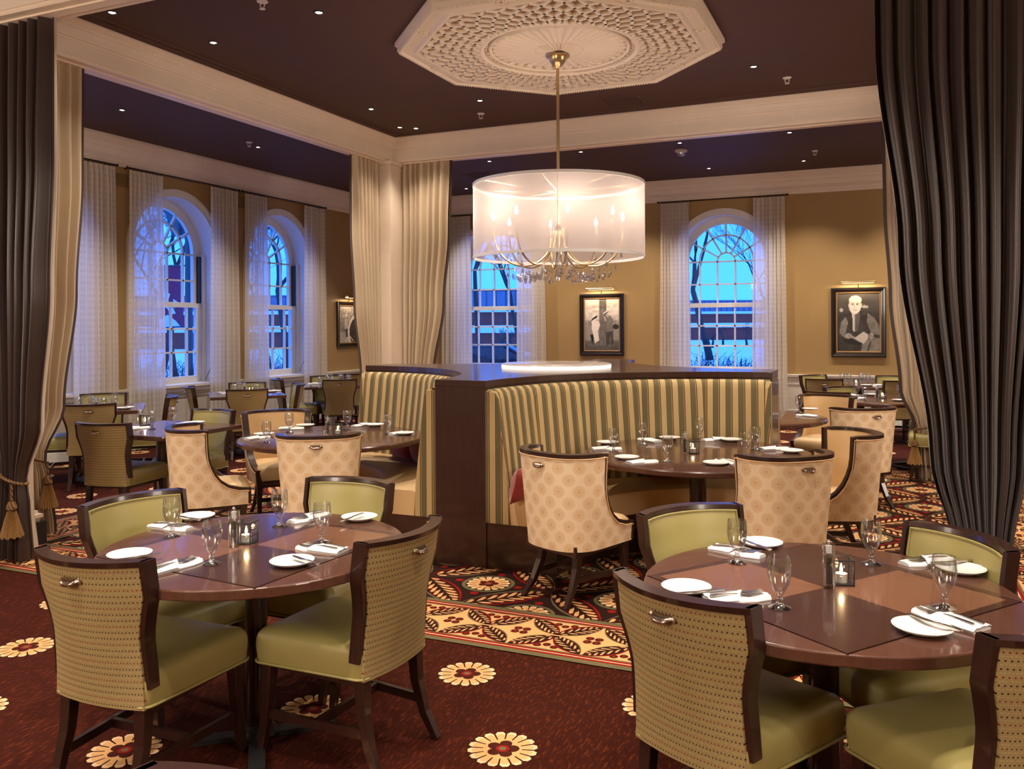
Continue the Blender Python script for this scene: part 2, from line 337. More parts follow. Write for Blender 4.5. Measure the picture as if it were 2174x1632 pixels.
def leaflet(mb, x, y, ang, L, wd, z):
    c, s = math.cos(ang), math.sin(ang)
    for sc, mi, dz in ((1.0, 2, 0), (.86, 1, .0003)):
        pts = [(0, 0), (L * .35, -wd * sc), (L * .8, -wd * .8 * sc), (L * sc, 0), (L * .75, wd * .5 * sc), (L * .35, wd * .35 * sc)]
        mb.add([(x + a * c - b * s, y + a * s + b * c, z + dz) for a, b in pts], [tuple(range(6))], mi)
def vesica(mb, p, q, half, z, fill=0, out=(2, 3), nl=8, leafy=True):
    p, q = Vector(p), Vector(q); d = q - p; L = d.length; t = d / L; nn = Vector((-t.y, t.x)); N = 14
    def edge(s, sg, k=1.0): return p + t * (L * s) + nn * (sg * half * k * math.sin(math.pi * s) ** .8)
    rim = [edge(i / N, 1) for i in range(N + 1)] + [edge(i / N, -1) for i in range(N - 1, 0, -1)]
    mb.add([(v.x, v.y, z) for v in rim], [tuple(range(len(rim)))], fill)
    for sg, mi in ((1, out[0]), (-1, out[1])):
        vs = []
        for i in range(N + 1):
            a, b = edge(i / N, sg), edge(i / N, sg, .86); vs += [(a.x, a.y, z + .0004), (b.x, b.y, z + .0004)]
        mb.add(vs, [(2 * i, 2 * i + 2, 2 * i + 3, 2 * i + 1) for i in range(N)], mi)
    if leafy:
        base = math.atan2(t.y, t.x)
        for i in range(nl):
            s = .1 + .72 * i / (nl - 1)
            for sg in (1, -1):
                wl = half * .95 * math.sin(math.pi * min(.92, s + .08)) ** .8; o = p + t * (L * s) + nn * (sg * half * .06)
                leaflet(mb, o.x, o.y, base + sg * .62, max(.02, wl * 1.25), L * .034, z + .0008)
A0 = .4275; OX, OY = -2.262, 4.772; LX0, LX1, LY0, LY1 = -5.84, .74, 4.30, 9.64   # field inside the border
m = MB(); m.add([(LX0, LY0, .0008), (LX1, LY0, .0008), (LX1, LY1, .0008), (LX0, LY1, .0008)], [(0, 1, 2, 3)], 0)
for i in range(-9, 9):
    for j in range(-3, 13):
        x, y = OX + i * A0, OY + j * A0
        inside = LX0 - .1 < x < LX1 + .1 and LY0 - .1 < y < LY1 + .1
        if not inside: continue
        if (i + j) % 2 == 0:
            disc(m, x, y, 0, .165, .0012, 3, 24); disc(m, x, y, 0, .142, .0015, 0, 24); flower(m, x, y, .135, .0018)
            for k in range(4): disc(m, x + .2 * math.cos(k * math.pi / 2), y + .2 * math.sin(k * math.pi / 2), 0, .026, .0012, 2, 10)
        else:
            for sx_, sy_ in ((1, 1), (1, -1)):
                q = (x + sx_ * A0, y + sy_ * A0)
                if LX0 - .3 < q[0] < LX1 + .3 and LY0 - .3 < q[1] < LY1 + .3: vesica(m, (x, y), q, .105, .0026, 0, (2, 3) if (i % 2) else (3, 2))
o = m.obj('carpet_field', PILE, floor); o['kind'] = 'stuff'
def border(mb, p, q, side):
    """band from p to q; side is the unit vector towards the field"""
    p, q = Vector(p), Vector(q); L = (q - p).length; t = (q - p) / L; n2 = Vector(side)
    def strip(a, b, mi, z): mb.add([(*(p + n2 * a), z), (*(q + n2 * a), z), (*(q + n2 * b), z), (*(p + n2 * b), z)], [(0, 1, 2, 3)], mi)
    strip(-.29, .29, 3, .0046); strip(-.19, .19, 1, .0049)
    for a in (-.225, .225): strip(a - .022, a + .022, 2, .0049); strip(a - .004, a + .004, 5, .0051)
    nn = int(round(L / .398)); st = L / nn
    for k in range(nn):
        c = p + t * (st * (k + .5)); E = [c - t * (st / 2), c + n2 * .19, c + t * (st / 2), c - n2 * .19]
        for a in range(4):
            A, B = E[a], E[(a + 1) % 4]; mid = (A + B) / 2; off = (mid - c).normalized() * .045
            dd = (B - A); vesica(mb, A + off * .2, B + off * .2, .058, .0053, 0, (2, 3), 6)
        for a in range(4):
            ang = math.pi / 4 + a * math.pi / 2; disc(mb, c.x + .034 * math.cos(ang), c.y + .034 * math.sin(ang), 0, .023, .0058, 4, 10); disc(mb, c.x + .034 * math.cos(ang), c.y + .034 * math.sin(ang), 0, .010, .0061, 2, 8)
        for sg in (1, -1):
            e = c + t * (st / 2) + n2 * (sg * .155)
            for dx in (-.045, 0, .045):
                w2 = e + t * dx - n2 * (sg * .02 * (dx == 0)); disc(mb, w2.x, w2.y, 0, .022, .0055, 4, 9); disc(mb, w2.x, w2.y, 0, .009, .0058, 2, 7)
m = MB(); BX0, BX1, BY0, BY1 = -6.03, .93, 4.10, 9.84
border(m, (BX0 - .29, BY0), (BX1 + .29, BY0), (0, 1)); border(m, (BX0 - .29, BY1), (BX1 + .29, BY1), (0, -1))
border(m, (BX0, BY0 + .29), (BX0, BY1 - .29), (1, 0)); border(m, (BX1, BY0 + .29), (BX1, BY1 - .29), (-1, 0))
o = m.obj('carpet_border', PILE, floor); o['kind'] = 'stuff'
m = MB()
for i in range(-18, 14):
    for j in range(-7, 20):
        if (i + j) % 2: continue
        x, y = -1.77 + i * .4365, 3.50 + j * .5695
        if XL + .2 < x < XR - .2 and YF + .4 < y < YB - .2 and not (BX0 - .42 < x < BX1 + .42 and BY0 - .42 < y < BY1 + .42): flower(m, x, y, .132, .0012, .1 * (i % 5))
o = m.obj('carpet_flower_scatter', PILE, floor); o['kind'] = 'stuff'

# ------------------------------------------------------------------ walls with arched openings
WA = [4.59, 6.77, 8.95, 11.14]; WB = [-6.60, -2.45, 1.70]
OR, SILL, SPRING = .75, .80, 2.65            # opening radius, sill and spring heights
def wpA(c): return lambda a, d, z: Vector((XL - d, c + a, z))
def wpB(c): return lambda a, d, z: Vector((c - a, YB + d, z))
def wall(name, wp, s0, s1, centres, mat):
    mb = MB(); xs = [s0]
    def quad(a0, a1, z0, z1): mb.add([wp(a0, 0, z0), wp(a1, 0, z0), wp(a1, 0, z1), wp(a0, 0, z1)], [(0, 1, 2, 3)])
    cur = s0
    for c in sorted(centres):
        quad(cur, c - OR, 0, ZC); quad(c - OR, c + OR, 0, SILL); n = 28
        for i in range(n):
            a, b = -OR * math.cos(math.pi * i / n), -OR * math.cos(math.pi * (i + 1) / n)
            za, zb = SPRING + OR * math.sin(math.pi * i / n), SPRING + OR * math.sin(math.pi * (i + 1) / n)
            mb.add([wp(c + a, 0, za), wp(c + b, 0, zb), wp(c + b, 0, ZC), wp(c + a, 0, ZC)], [(0, 1, 2, 3)])
        cur = c + OR
    quad(cur, s1, 0, ZC); return struct(mb.obj(name, mat))
wall('wall_left', wpA(0), YF, YB, WA, M['wall'])
wall('wall_back', lambda a, d, z: Vector((a, YB + d, z)), XL, XR, WB, M['wall'])
m = MB(); m.add([(XR, YF, 0), (XR, YB, 0), (XR, YB, ZC), (XR, YF, ZC)], [(0, 1, 2, 3)]); struct(m.obj('wall_right', M['wall']))
m = MB(); m.add([(XL, YF, 0), (XR, YF, 0), (XR, YF, ZC), (XL, YF, ZC)], [(3, 2, 1, 0)]); struct(m.obj('wall_front', M['wall']))
m = MB(); m.box(XL - .1, XR + .1, YF - .1, YB + .1, ZC, ZC + .2); ceil = struct(m.obj('ceiling', M['ceiling']))
# wainscot, chair rail and baseboards
def run(name, wp, segs, prof, mat, kind='structure'):
    mb = MB()
    for a0, a1 in segs:
        n = len(prof); vs = [wp(a, -d, z) for a in (a0, a1) for d, z in prof]
        mb.add(vs, [(i, (i + 1) % n, n + (i + 1) % n, n + i) for i in range(n)] + [tuple(range(n)), tuple(range(2 * n - 1, n - 1, -1))])
    return struct(mb.obj(name, mat))
fullA, fullB = [(YF, YB)], [(XL, XR)]
wB = lambda a, d, z: Vector((a, YB + d, z))
BASE = [(0, 0), (.03, 0), (.03, .12), (.022, .15), (.008, .17), (0, .17)]; RAIL = [(0, .70), (.02, .70), (.022, .735), (.045, .75), (.05, .785), (.02, .795), (0, .795)]
WAIN = [(0, .16), (.008, .16), (.008, .70), (0, .70)]
for nm, wp, sg in (('left', wpA(0), fullA), ('back', wB, fullB)):
    run('baseboard_' + nm, wp, sg, BASE, M['white_paint'])
tn = [0]
def trim(mb_or_obj, mat=None):
    tn[0] += 1
    return struct(mb_or_obj.obj('trim_%d' % tn[0], mat))
for wp, sg, cs in ((wpA(0), (YF, YB), WA), (wB, (XL, XR), WB)):
    mb = MB()
    for prof in (RAIL, WAIN):
        n = len(prof); vs = [wp(a, -d, z) for a in sg for d, z in prof]
        mb.add(vs, [(i, (i + 1) % n, n + (i + 1) % n, n + i) for i in range(n)])
    W0 = trim(mb, M['wain_paint'])
    L = sg[1] - sg[0]; k = int(L / .62)
    pm = MB(); hw = .24
    for sec in range(1): 
        path = [(-hw, .22), (hw, .22), (hw, .64), (-hw, .64)]
        pts = [wp(a, 0, z) - wp(0, 0, 0) for a, z in path]; nrm = wp(0, -1, 0) - wp(0, 0, 0)
        pm.sweep(pts, [(-.016, 0), (.016, 0), (.010, .012), (-.010, .012)], closed=True, up=nrm)
    pme = pm.mesh('raised_panel', M['wain_paint'])
    for i in range(k):
        inst('raised_panel', pme, W0, wp(sg[0] + L * (i + .5) / k, -.009, 0))
# crown mouldings
def crown(pts, zb, zt, depth, closed, flip=1, mat='cream_paint', dent=False):
    h = zt - zb; prof = [(0, 0), (.012, 0), (.016, h * .07), (.016, h * .12), (.03, h * .14), (.034, h * .22), (depth * .42, h * .36), (depth * .5, h * .55), (depth * .62, h * .62), (depth * .66, h * .70), (depth * .9, h * .84), (depth, h * .9), (depth, h), (0, h)]
    mb = MB(); mb.sweep([(x, y, zb) for x, y in pts], [(flip * a, b) for a, b in prof], closed=closed, up=(0, 0, 1)); return trim(mb, M[mat])
crown([(XL, YF), (XL, YB), (XR, YB)], 3.66, ZC, .20, False)
# ceiling beams round the coffer
GX0, GX1, GY0, GY1 = -5.83, .73, 4.10, 9.47; BW = .22
def beam(x0, x1, y0, y1):
    mb = MB(); mb.box(x0, x1, y0, y1, ZB, ZC)
    g = .012
    if x1 - x0 > y1 - y0:
        mb.box(x0, x1, y0 - g, y1 + g, ZB + .03, ZB + .055); mb.box(x0, x1, y0 + .07, y1 - .07, ZB - .012, ZB)
    else:
        mb.box(x0 - g, x1 + g, y0, y1, ZB + .03, ZB + .055); mb.box(x0 + .07, x1 - .07, y0, y1, ZB - .012, ZB)
    return trim(mb, M['cream_paint'])
beam(GX0 - BW, GX0, GY0, GY1); beam(GX1, GX1 + BW, GY0, GY1); beam(GX0 - BW, GX1 + BW, GY1, GY1 + BW); beam(GX0 - BW, GX1 + BW, GY0 - BW, GY0)
crown([(GX0, GY0), (GX1, GY0), (GX1, GY1), (GX0, GY1)], 3.845, ZC, .11, True, -1)
for e in (.20, .27):                           # thin stained mouldings on the coffer ceiling
    mb = MB(); mb.sweep([(GX0 + e, GY0 + e, ZC), (GX1 - e, GY0 + e, ZC), (GX1 - e, GY1 - e, ZC), (GX0 + e, GY1 - e, ZC)], [(-.012, 0), (.012, 0), (.008, -.012), (-.008, -.012)], closed=True, up=(0, 0, 1)); trim(mb, M['ceiling'])
# columns
def column(x0, x1, y0, y1):
    mb = MB(); mb.box(x0, x1, y0, y1, .0, ZB)
    e = .03
    for z0, z1, e in ((3.60, 3.63, .015), (3.655, ZB, .03), (.17, .20, .03), (.20, .225, .045), (.225, .25, .02)): mb.box(x0 - e, x1 + e, y0 - e, y1 + e, z0, z1)
    col = trim(mb, M['cream_paint'])
    b = MB(); b.box(x0 - .06, x1 + .06, y0 - .06, y1 + .06, 0, .17); b.obj('plinth', M['black_iron'], col); return col
for cx in (-5.985, .885):
    for y0, y1 in ((3.80, 4.34), (9.32, 9.86)): column(cx - .22, cx + .22, y0, y1)

# ------------------------------------------------------------------ windows
def window(k, wp):
    root = struct(inst('window_%d' % k, None))
    def arch(r, zb=SILL, n=24): return [(-r, zb)] + [(-r * math.cos(math.pi * i / n), SPRING + r * math.sin(math.pi * i / n)) for i in range(n + 1)] + [(r, zb)]
    def band(r0, r1, d0, d1, zb, name, mat):
        mb = MB(); A, B = arch(r0, zb), arch(r1, zb); n = len(A); vs = []
        for (a, z), (a2, z2) in zip(A, B): vs += [wp(a, d0, z), wp(a, d1, z), wp(a2, d1, z2), wp(a2, d0, z2)]
        fs = [(4 * i + q, 4 * i + (q + 1) % 4, 4 * i + 4 + (q + 1) % 4, 4 * i + 4 + q) for i in range(n - 1) for q in range(4)] + [(0, 1, 2, 3), (4 * n - 1, 4 * n - 2, 4 * n - 3, 4 * n - 4)]
        mb.add(vs, fs); return mb.obj(name, mat, root, True, 30)
    band(OR - .002, OR + .10, -.022, .0, SILL, 'casing', M['white_paint']); band(OR + .055, OR + .10, -.038, -.022, SILL, 'casing', M['white_paint'])
    mb = MB(); A = arch(OR); vs = []
    for a, z in A: vs += [wp(a, 0, z), wp(a, .42, z)]
    mb.add(vs, [(2 * i, 2 * i + 1, 2 * i + 3, 2 * i + 2) for i in range(len(A) - 1)]); mb.obj('reveal', M['white_paint'], root, True, 30)
    mb = MB(); P = lambda a0, a1, d0, d1, z0, z1, mb=mb: mb.add([wp(a, d, z) for z in (z0, z1) for d in (d0, d1) for a in (a0, a1)], [(0, 2, 3, 1), (4, 5, 7, 6), (0, 1, 5, 4), (2, 6, 7, 3), (0, 4, 6, 2), (1, 3, 7, 5)])
    P(-OR - .14, OR + .14, -.07, 0, SILL - .035, SILL); P(-OR, OR, 0, .42, SILL - .035, SILL); P(-OR - .10, OR + .10, -.03, -.001, SILL - .10, SILL - .035); mb.obj('sill', M['white_paint'], root)
    # sashes
    GRr, MEET, BOT = .63, 1.92, .89
    band(GRr, OR, .30, .36, MEET - .02, 'upper_sash', M['white_paint'])
    mb = MB()
    def bar(p, q, wd, d0, d1, mb=mb):
        a0, z0 = p; a1, z1 = q; dx, dz = a1 - a0, z1 - z0; L = math.hypot(dx, dz); nx, nz = -dz / L * wd / 2, dx / L * wd / 2
        vs = [wp(a + s * nx, d, z + s * nz) for d in (d0, d1) for a, z, s in ((a0, z0, -1), (a1, z1, -1), (a1, z1, 1), (a0, z0, 1))]
        mb.add(vs, [(0, 1, 2, 3), (7, 6, 5, 4), (0, 4, 5, 1), (1, 5, 6, 2), (2, 6, 7, 3), (3, 7, 4, 0)])
    MX = (-.444, -.148, .148, .444); ZR = (2.27, SPRING)
    for a in MX: bar((a, MEET), (a, SPRING), .024, .31, .35)
    for z in ZR: bar((-GRr, z), (GRr, z), .024, .31, .35)
    for r in (.148, .444):
        for i in range(20): bar((r * math.cos(math.pi * i / 20), SPRING + r * math.sin(math.pi * i / 20)), (r * math.cos(math.pi * (i + 1) / 20), SPRING + r * math.sin(math.pi * (i + 1) / 20)), .024, .31, .35)
    for g in (30, 60, 90, 120, 150): bar((.148 * math.cos(R(g)), SPRING + .148 * math.sin(R(g))), (.66 * math.cos(R(g)), SPRING + .66 * math.sin(R(g))), .024, .31, .35)
    bar((-GRr, MEET + .01), (GRr, MEET + .01), .05, .30, .36); mb.obj('upper_muntins', M['white_paint'], root)
    mb = MB()
    bar((-.69, MEET - .01), (.69, MEET - .01), .06, .23, .29, mb); bar((-.69, BOT - .045), (.69, BOT - .045), .09, .23, .29, mb)
    for s in (-1, 1): bar((s * .66, SILL + .002), (s * .66, MEET - .003), .09, .234, .286, mb); bar((s * .73, SILL), (s * .73, SPRING), .04, .19, .30, mb)
    for a in MX: bar((a, BOT), (a, MEET), .024, .24, .28, mb)
    for z in (1.235, 1.57): bar((-.63, z), (.63, z), .024, .24, .28, mb)
    mb.obj('lower_sash', M['white_paint'], root)
    mb = MB()
    for s in (-1, 1): bar((s * .70, MEET + .03), (s * .70, SPRING - .02), .035, .23, .295, mb)
    mb.obj('sash_channel', M['black_iron'], root)
    mb = MB(); mb.tube([wp(.744, .20, SILL + .01), wp(.744, .115, SILL + .155), wp(.744, .03, SILL + .30)], .003, 5); mb.obj('stay_rod', M['black_iron'], root)
    # panes, each a light of its own
    ax = (-GRr,) + MX + (GRr,)
    def pane(pts, d):
        mb = MB(); n = len(pts); mb.add([wp(a, d + q, z) for q in (0, .004) for a, z in pts], [tuple(range(n)), tuple(range(2 * n - 1, n - 1, -1))] + [(i, (i + 1) % n, n + (i + 1) % n, n + i) for i in range(n)]); mb.obj('pane', M['pane'], root)
    for zs, d in (((.89, 1.235, 1.57, 1.89), .258), ((1.95, 2.27, SPRING), .328)):
        for i in range(5):
            for j in range(len(zs) - 1): pane([(ax[i], zs[j]), (ax[i + 1], zs[j]), (ax[i + 1], zs[j + 1]), (ax[i], zs[j + 1])], d)
    pol = lambda r, g: (r * math.cos(R(g)), SPRING + r * math.sin(R(g)))
    pane([pol(.148, 180 * i / 10) for i in range(11)], .328)
    for r0, r1 in ((.148, .444), (.444, .64)):
        for g in range(0, 180, 30): pane([pol(r0, g + 30 * i / 4) for i in range(4, -1, -1)] + [pol(r1, g + 30 * i / 4) for i in range(5)], .328)
for k, c in enumerate(WA[1:]): window(k + 1, wpA(c))
for k, c in enumerate(WB): window(k + 4, wpB(c))
window(7, wpA(WA[0]))

# ------------------------------------------------------------------ ceiling rose
RC = Vector((-2.52, 6.77, 0))
rose = thing('ceiling_rose', 'ivory octagonal plaster ceiling rose with lattice work above the drum chandelier', 'ceiling medallion', (RC.x, RC.y, ZC))
def octa(a, z): 
    r = a / math.cos(math.pi / 8); return [(r * math.cos(math.pi / 8 + k * math.pi / 4), r * math.sin(math.pi / 8 + k * math.pi / 4), z) for k in range(8)]
m = MB(); m.loft([octa(1.29, 0), octa(1.29, -.03), octa(1.26, -.045)], cap0=True); m.obj('backplate', M['plaster'], rose)
m = MB(); m.loft([octa(1.27, -.03), octa(1.27, -.075), octa(1.24, -.09), octa(1.225, -.075), octa(1.15, -.075), octa(1.13, -.095), octa(1.10, -.09), octa(1.09, -.04)], cap0=False, cap1=False); m.obj('octagon_frame', M['plaster'], rose, True, 30)
m = MB()
for k in range(8):                             # egg and dart beads and end blocks on the frame
    a, b = Vector(octa(1.255, -.085)[k]), Vector(octa(1.255, -.085)[(k + 1) % 8])
    for i in range(42):
        p = a.lerp(b, (i + .5) / 42); m.lathe([(0, -.012), (.009, -.006), (.011, 0), (.009, .006), (0, .010)], 6, M=Matrix.Translation(p), cap=False)
    for f in (.5,):
        a2, b2 = Vector(octa(1.19, -.075)[k]), Vector(octa(1.19, -.075)[(k + 1) % 8]); p = a2.lerp(b2, f)
        for g in range(8): m.lathe([(.0, -.02), (.014, -.01), (.016, .002)], 6, M=Matrix.Translation(p + Vector((.03 * math.cos(g * .785), .03 * math.sin(g * .785), 0))), cap=False)
m.obj('frame_beading', M['plaster'], rose, True)
def rmax(phi):
    q = (phi + math.pi / 8) % (math.pi / 4) - math.pi / 8; return 1.10 / math.cos(q)
NL = 40
for sg in (1, -1):
    rib = MB()
    for k in range(NL):
        path = []; base = 2 * math.pi * k / NL
        for i in range(9):
            t = i / 8; phi = base + sg * t * .46; path.append((lambda rr: (rr * math.cos(phi), rr * math.sin(phi), -.06))(.66 + t * (rmax(phi) - .66)))
        rib.sweep(path, [(-.012, -.036), (.012, -.036), (.019, .02), (-.019, .02)], up=(0, 0, 1))
    o = rib.obj('lattice_rib', M['plaster'], rose)
m = MB()
for r, z, wd in ((.66, -.10, .028), (.585, -.085, .018), (.20, -.085, .014)):
    m.lathe([(r - wd, -.03), (r - wd * .8, z + .01), (r, z), (r + wd * .8, z + .01), (r + wd, -.03)], 64, cap=False)
for i in range(64):
    a = 2 * math.pi * i / 64; m.lathe([(0, -.014), (.014, -.006), (.018, .006)], 6, M=Matrix.Translation((.622 * math.cos(a), .622 * math.sin(a), -.06)), cap=False)
m.obj('centre_ring', M['plaster'], rose, True)
m = MB()
NP = 40
def flute(u, v):
    a = 2 * math.pi * u; r = .20 + .36 * v; h = -.045 - .022 * abs(math.sin(NP / 2 * a)) * (.35 + .65 * v) - .03 * (1 - v); return (r * math.cos(a), r * math.sin(a), h)
m.grid(flute, NP * 6, 6, closeu=True, flip=True)
def flute2(u, v):
    a = 2 * math.pi * u; r = .06 + .15 * v; h = -.085 - .018 * abs(math.sin(14 * a)) + .02 * v; return (r * math.cos(a), r * math.sin(a), h)
m.grid(flute2, 28 * 6, 4, closeu=True, flip=True); m.obj('fluted_rosette', M['plaster'], rose, True, 60)
m = MB()
for i in range(36):
    a = 2 * math.pi * i / 36; m.lathe([(0, -.02), (.03, -.012), (.036, .004)], 8, M=Matrix.Translation((.545 * math.cos(a), .545 * math.sin(a), -.06)), cap=False)
m.obj('scallop_ring', M['plaster'], rose, True)

# ------------------------------------------------------------------ small ceiling fittings
def downlight():
    t = thing('downlight', 'lit', 'ceiling light', (0, 0, ZC))
    m = MB(); m.lathe([(.026, 0), (.045, 0), (.044, -.005), (.03, -.007), (.026, -.002)], 20, close=True); m.obj('trim_ring', M['black_iron'], t, True)
    m = MB(); m.lathe([(0, -.005), (.02, -.005), (.026, -.001)], 16, cap=False); m.obj('lens', M['spot_lens'], t); return t
DL = [((453, 90), 'lit pinhole downlight above the left cornice in the coffer'), ((238, 26), 'lit pinhole downlight in the coffer corner by the near beam'), ((677, 26), 'lit pinhole downlight left of the octagonal rose'), ((259, 233), 'lit pinhole downlight over the window aisle beside the near cream curtain'),
      ((548, 312), 'lit pinhole downlight over the window aisle beside a sprinkler'), ((788, 231), 'lit pinhole downlight in the coffer before the inner corner'), ((849, 270), 'lit pinhole downlight in the coffer corner, window side of a pair'), ((883, 272), 'lit pinhole downlight in the coffer corner, rose side of a pair'),
      ((1019, 213), 'lit pinhole downlight behind the rose above a sprinkler'), ((1600, 141), 'lit pinhole downlight on the far right of the rose'), ((1039, 342), 'lit pinhole downlight in the back aisle beside the ceiling grille'), ((990, 400), 'lit pinhole downlight in the back aisle near the left corner'),
      ((1233, 322), 'lit pinhole downlight in the back aisle behind the chandelier rod'), ((1443, 303), 'lit pinhole downlight in the back aisle above the smoke detector'), ((1505, 357), 'lit pinhole downlight in the back aisle before the right window'), ((1676, 281), 'lit pinhole downlight in the back aisle close under the beam, near the dark drape'), ((1706, 341), 'lit pinhole downlight in the back aisle next to the portrait wall')]
d0 = downlight(); first = True
for (u, v), lab in DL:
    p = at(u, v, ZC)
    if first: d0.location = p; d0['label'] = lab; d0['group'] = 'pinhole downlights in the ceiling'; first = False
    else: dup(d0, p, 0, lab)
def sprinkler():
    t = thing('fire_sprinkler', 's', 'sprinkler', (0, 0, ZC), group='ceiling sprinklers')
    m = MB(); m.lathe([(.0, -.0), (.042, 0), (.040, -.006), (.012, -.012)], 16); m.obj('escutcheon', M['white_paint'], t, True)
    m = MB(); m.tube([(-.016, 0, -.01), (-.02, 0, -.035), (-.006, 0, -.055)], .004, 5); m.tube([(.016, 0, -.01), (.02, 0, -.035), (.006, 0, -.055)], .004, 5); m.lathe([(0, -.05), (.02, -.052), (.022, -.058), (0, -.06)], 12); m.obj('deflector', M['white_paint'], t); return t
SP = [((557, 3), 'white sprinkler head in the coffer left of the rose'), ((1021, 241), 'white sprinkler head in the coffer below a downlight behind the rose'), ((1671, 165), 'white sprinkler head in the coffer right of the rose'), ((1730, 320), 'white sprinkler head in the back aisle near the dark drape'), ((529, 302), 'white sprinkler head over the window aisle'), ((1247, 360), 'white sprinkler head in the back aisle just above the drum shade')]
s0 = sprinkler()
for k, ((u, v), lab) in enumerate(SP):
    p = at(u, v, ZC)
    if k == 0: s0.location = p; s0['label'] = lab
    else: dup(s0, p, 0, lab)
p = at(1446, 318, ZC); t = thing('smoke_detector', 'round white smoke detector with a clear lens on the back aisle ceiling', 'smoke detector', p)
m = MB(); m.lathe([(.085, 0), (.085, -.02), (.07, -.035), (.055, -.04)], 24); m.obj('housing', M['white_paint'], t, True); m = MB(); m.lathe([(.055, -.04), (.05, -.07), (.03, -.085), (0, -.09)], 20, cap=False); m.obj('lens', M['acrylic'], t, True)
for (u, v), lab in (((1020, 372), 'dark slatted ceiling grille in the back aisle left of the drum shade'), ((1325, 215), 'brown slatted ceiling grille in the coffer right of the chandelier rod')):
    t = thing('ceiling_grille', lab, 'vent', at(u, v, ZC)); m = MB(); m.sweep([(-.2, -.2, 0), (.2, -.2, 0), (.2, .2, 0), (-.2, .2, 0)], [(-.02, 0), (.02, 0), (.015, -.01), (-.015, -.01)], closed=True); m.obj('frame', M['ceiling'], t)
    sm = MB(); sm.box(-.18, .18, -.009, .009, -.008, 0); sme = sm.mesh('slat', M['ceiling'])
    for i in range(9): inst('slat', sme, t, (0, -.16 + .04 * i, 0))
for (y0, y1), lab in (((7.90, 8.14), 'pierced tan wall grille between the first two sheer pairs'), ((10.155, 10.325), 'pierced tan wall grille between the second and third windows')):
    t = thing('wall_grille', lab, 'vent', (XL, (y0 + y1) / 2, 3.49)); h = (y1 - y0) / 2
    m = MB(); m.box(0, .004, -h, h, -.085, .085); m.obj('backing', M['black_iron'], t)
    m = MB(); n = 8
    for i in range(n + 1):
        y = -h + 2 * h * i / n; m.box(.004, .012, y - .006, y + .006, -.085, .085); z = -.085 + .17 * i / n; m.box(.004, .012, -h, h, z - .005, z + .005)
    m.obj('lattice', M['wall'], t)
# ------------------------------------------------------------------ booth island in the middle of the coffer
BC = Vector((-2.60, 6.87)); AW, AL, RB = .18, 1.80, 1.62
def cross(e=0.0, n=20):
    pts = []
    for q in range(4):                          # arms: -Y, +X, +Y, -X ; concave quarter after each arm
        M2 = Matrix.Rotation(q * math.pi / 2, 2)
        pts.append(M2 @ Vector((-AW - e, -AL - e)))
        pts.append(M2 @ Vector((AW + e, -AL - e)))
        r = RB - e; cx, cy = AW + RB, -AL
        for i in range(n + 1):
            a = math.pi - (math.pi / 2) * i / n; pts.append(M2 @ Vector((cx + r * math.cos(a), cy + r * math.sin(a))))
    out = []
    for p in pts:
        if not out or (p - out[-1]).length > 1e-4: out.append(p)
    return out
def prism(mb, pts, z0, z1, mi=0):
    n = len(pts); vs = [(p[0], p[1], z) for z in (z0, z1) for p in pts]
    mb.add(vs, [tuple(range(n))[::-1], tuple(range(n, 2 * n))] + [(i, (i + 1) % n, n + (i + 1) % n, n + i) for i in range(n)], mi)
div = thing('booth_divider', 'dark wood cross shaped booth divider with a flat ledge under the chandelier', 'partition', (BC.x, BC.y, 0))
m = MB(); prism(m, cross(0), 0, 1.19); m.obj('partition_wall', M['panel_wood'], div)
m = MB(); prism(m, cross(.012), 1.19, 1.235); bevel(m.obj('ledge', M['panel_wood'], div), .004)
em = MB(); em.box(-AW - .006, AW + .006, -.012, 0, 0, 1.19); eme = em.mesh('end_panel', M['panel_wood'])
em2 = MB(); em2.box(.115, .118, -.014, -.012, .0, .16); 
for q in range(4):
    o = inst('end_panel', eme, div, Matrix.Rotation(q * math.pi / 2, 3, 'Z') @ Vector((0, -AL, 0)), q * math.pi / 2)
m = MB(); m.lathe([(.47, 1.235), (.47, 1.262)], 64, cap=False); m.obj('stone_edge', M['edge_glow'], div, True)
m = MB(); m.lathe([(.0, 1.2621), (.468, 1.2621), (.472, 1.264), (.46, 1.272), (0, 1.274)], 64, cap=False); m.obj('stone_disc', M['alabaster'], div, True)
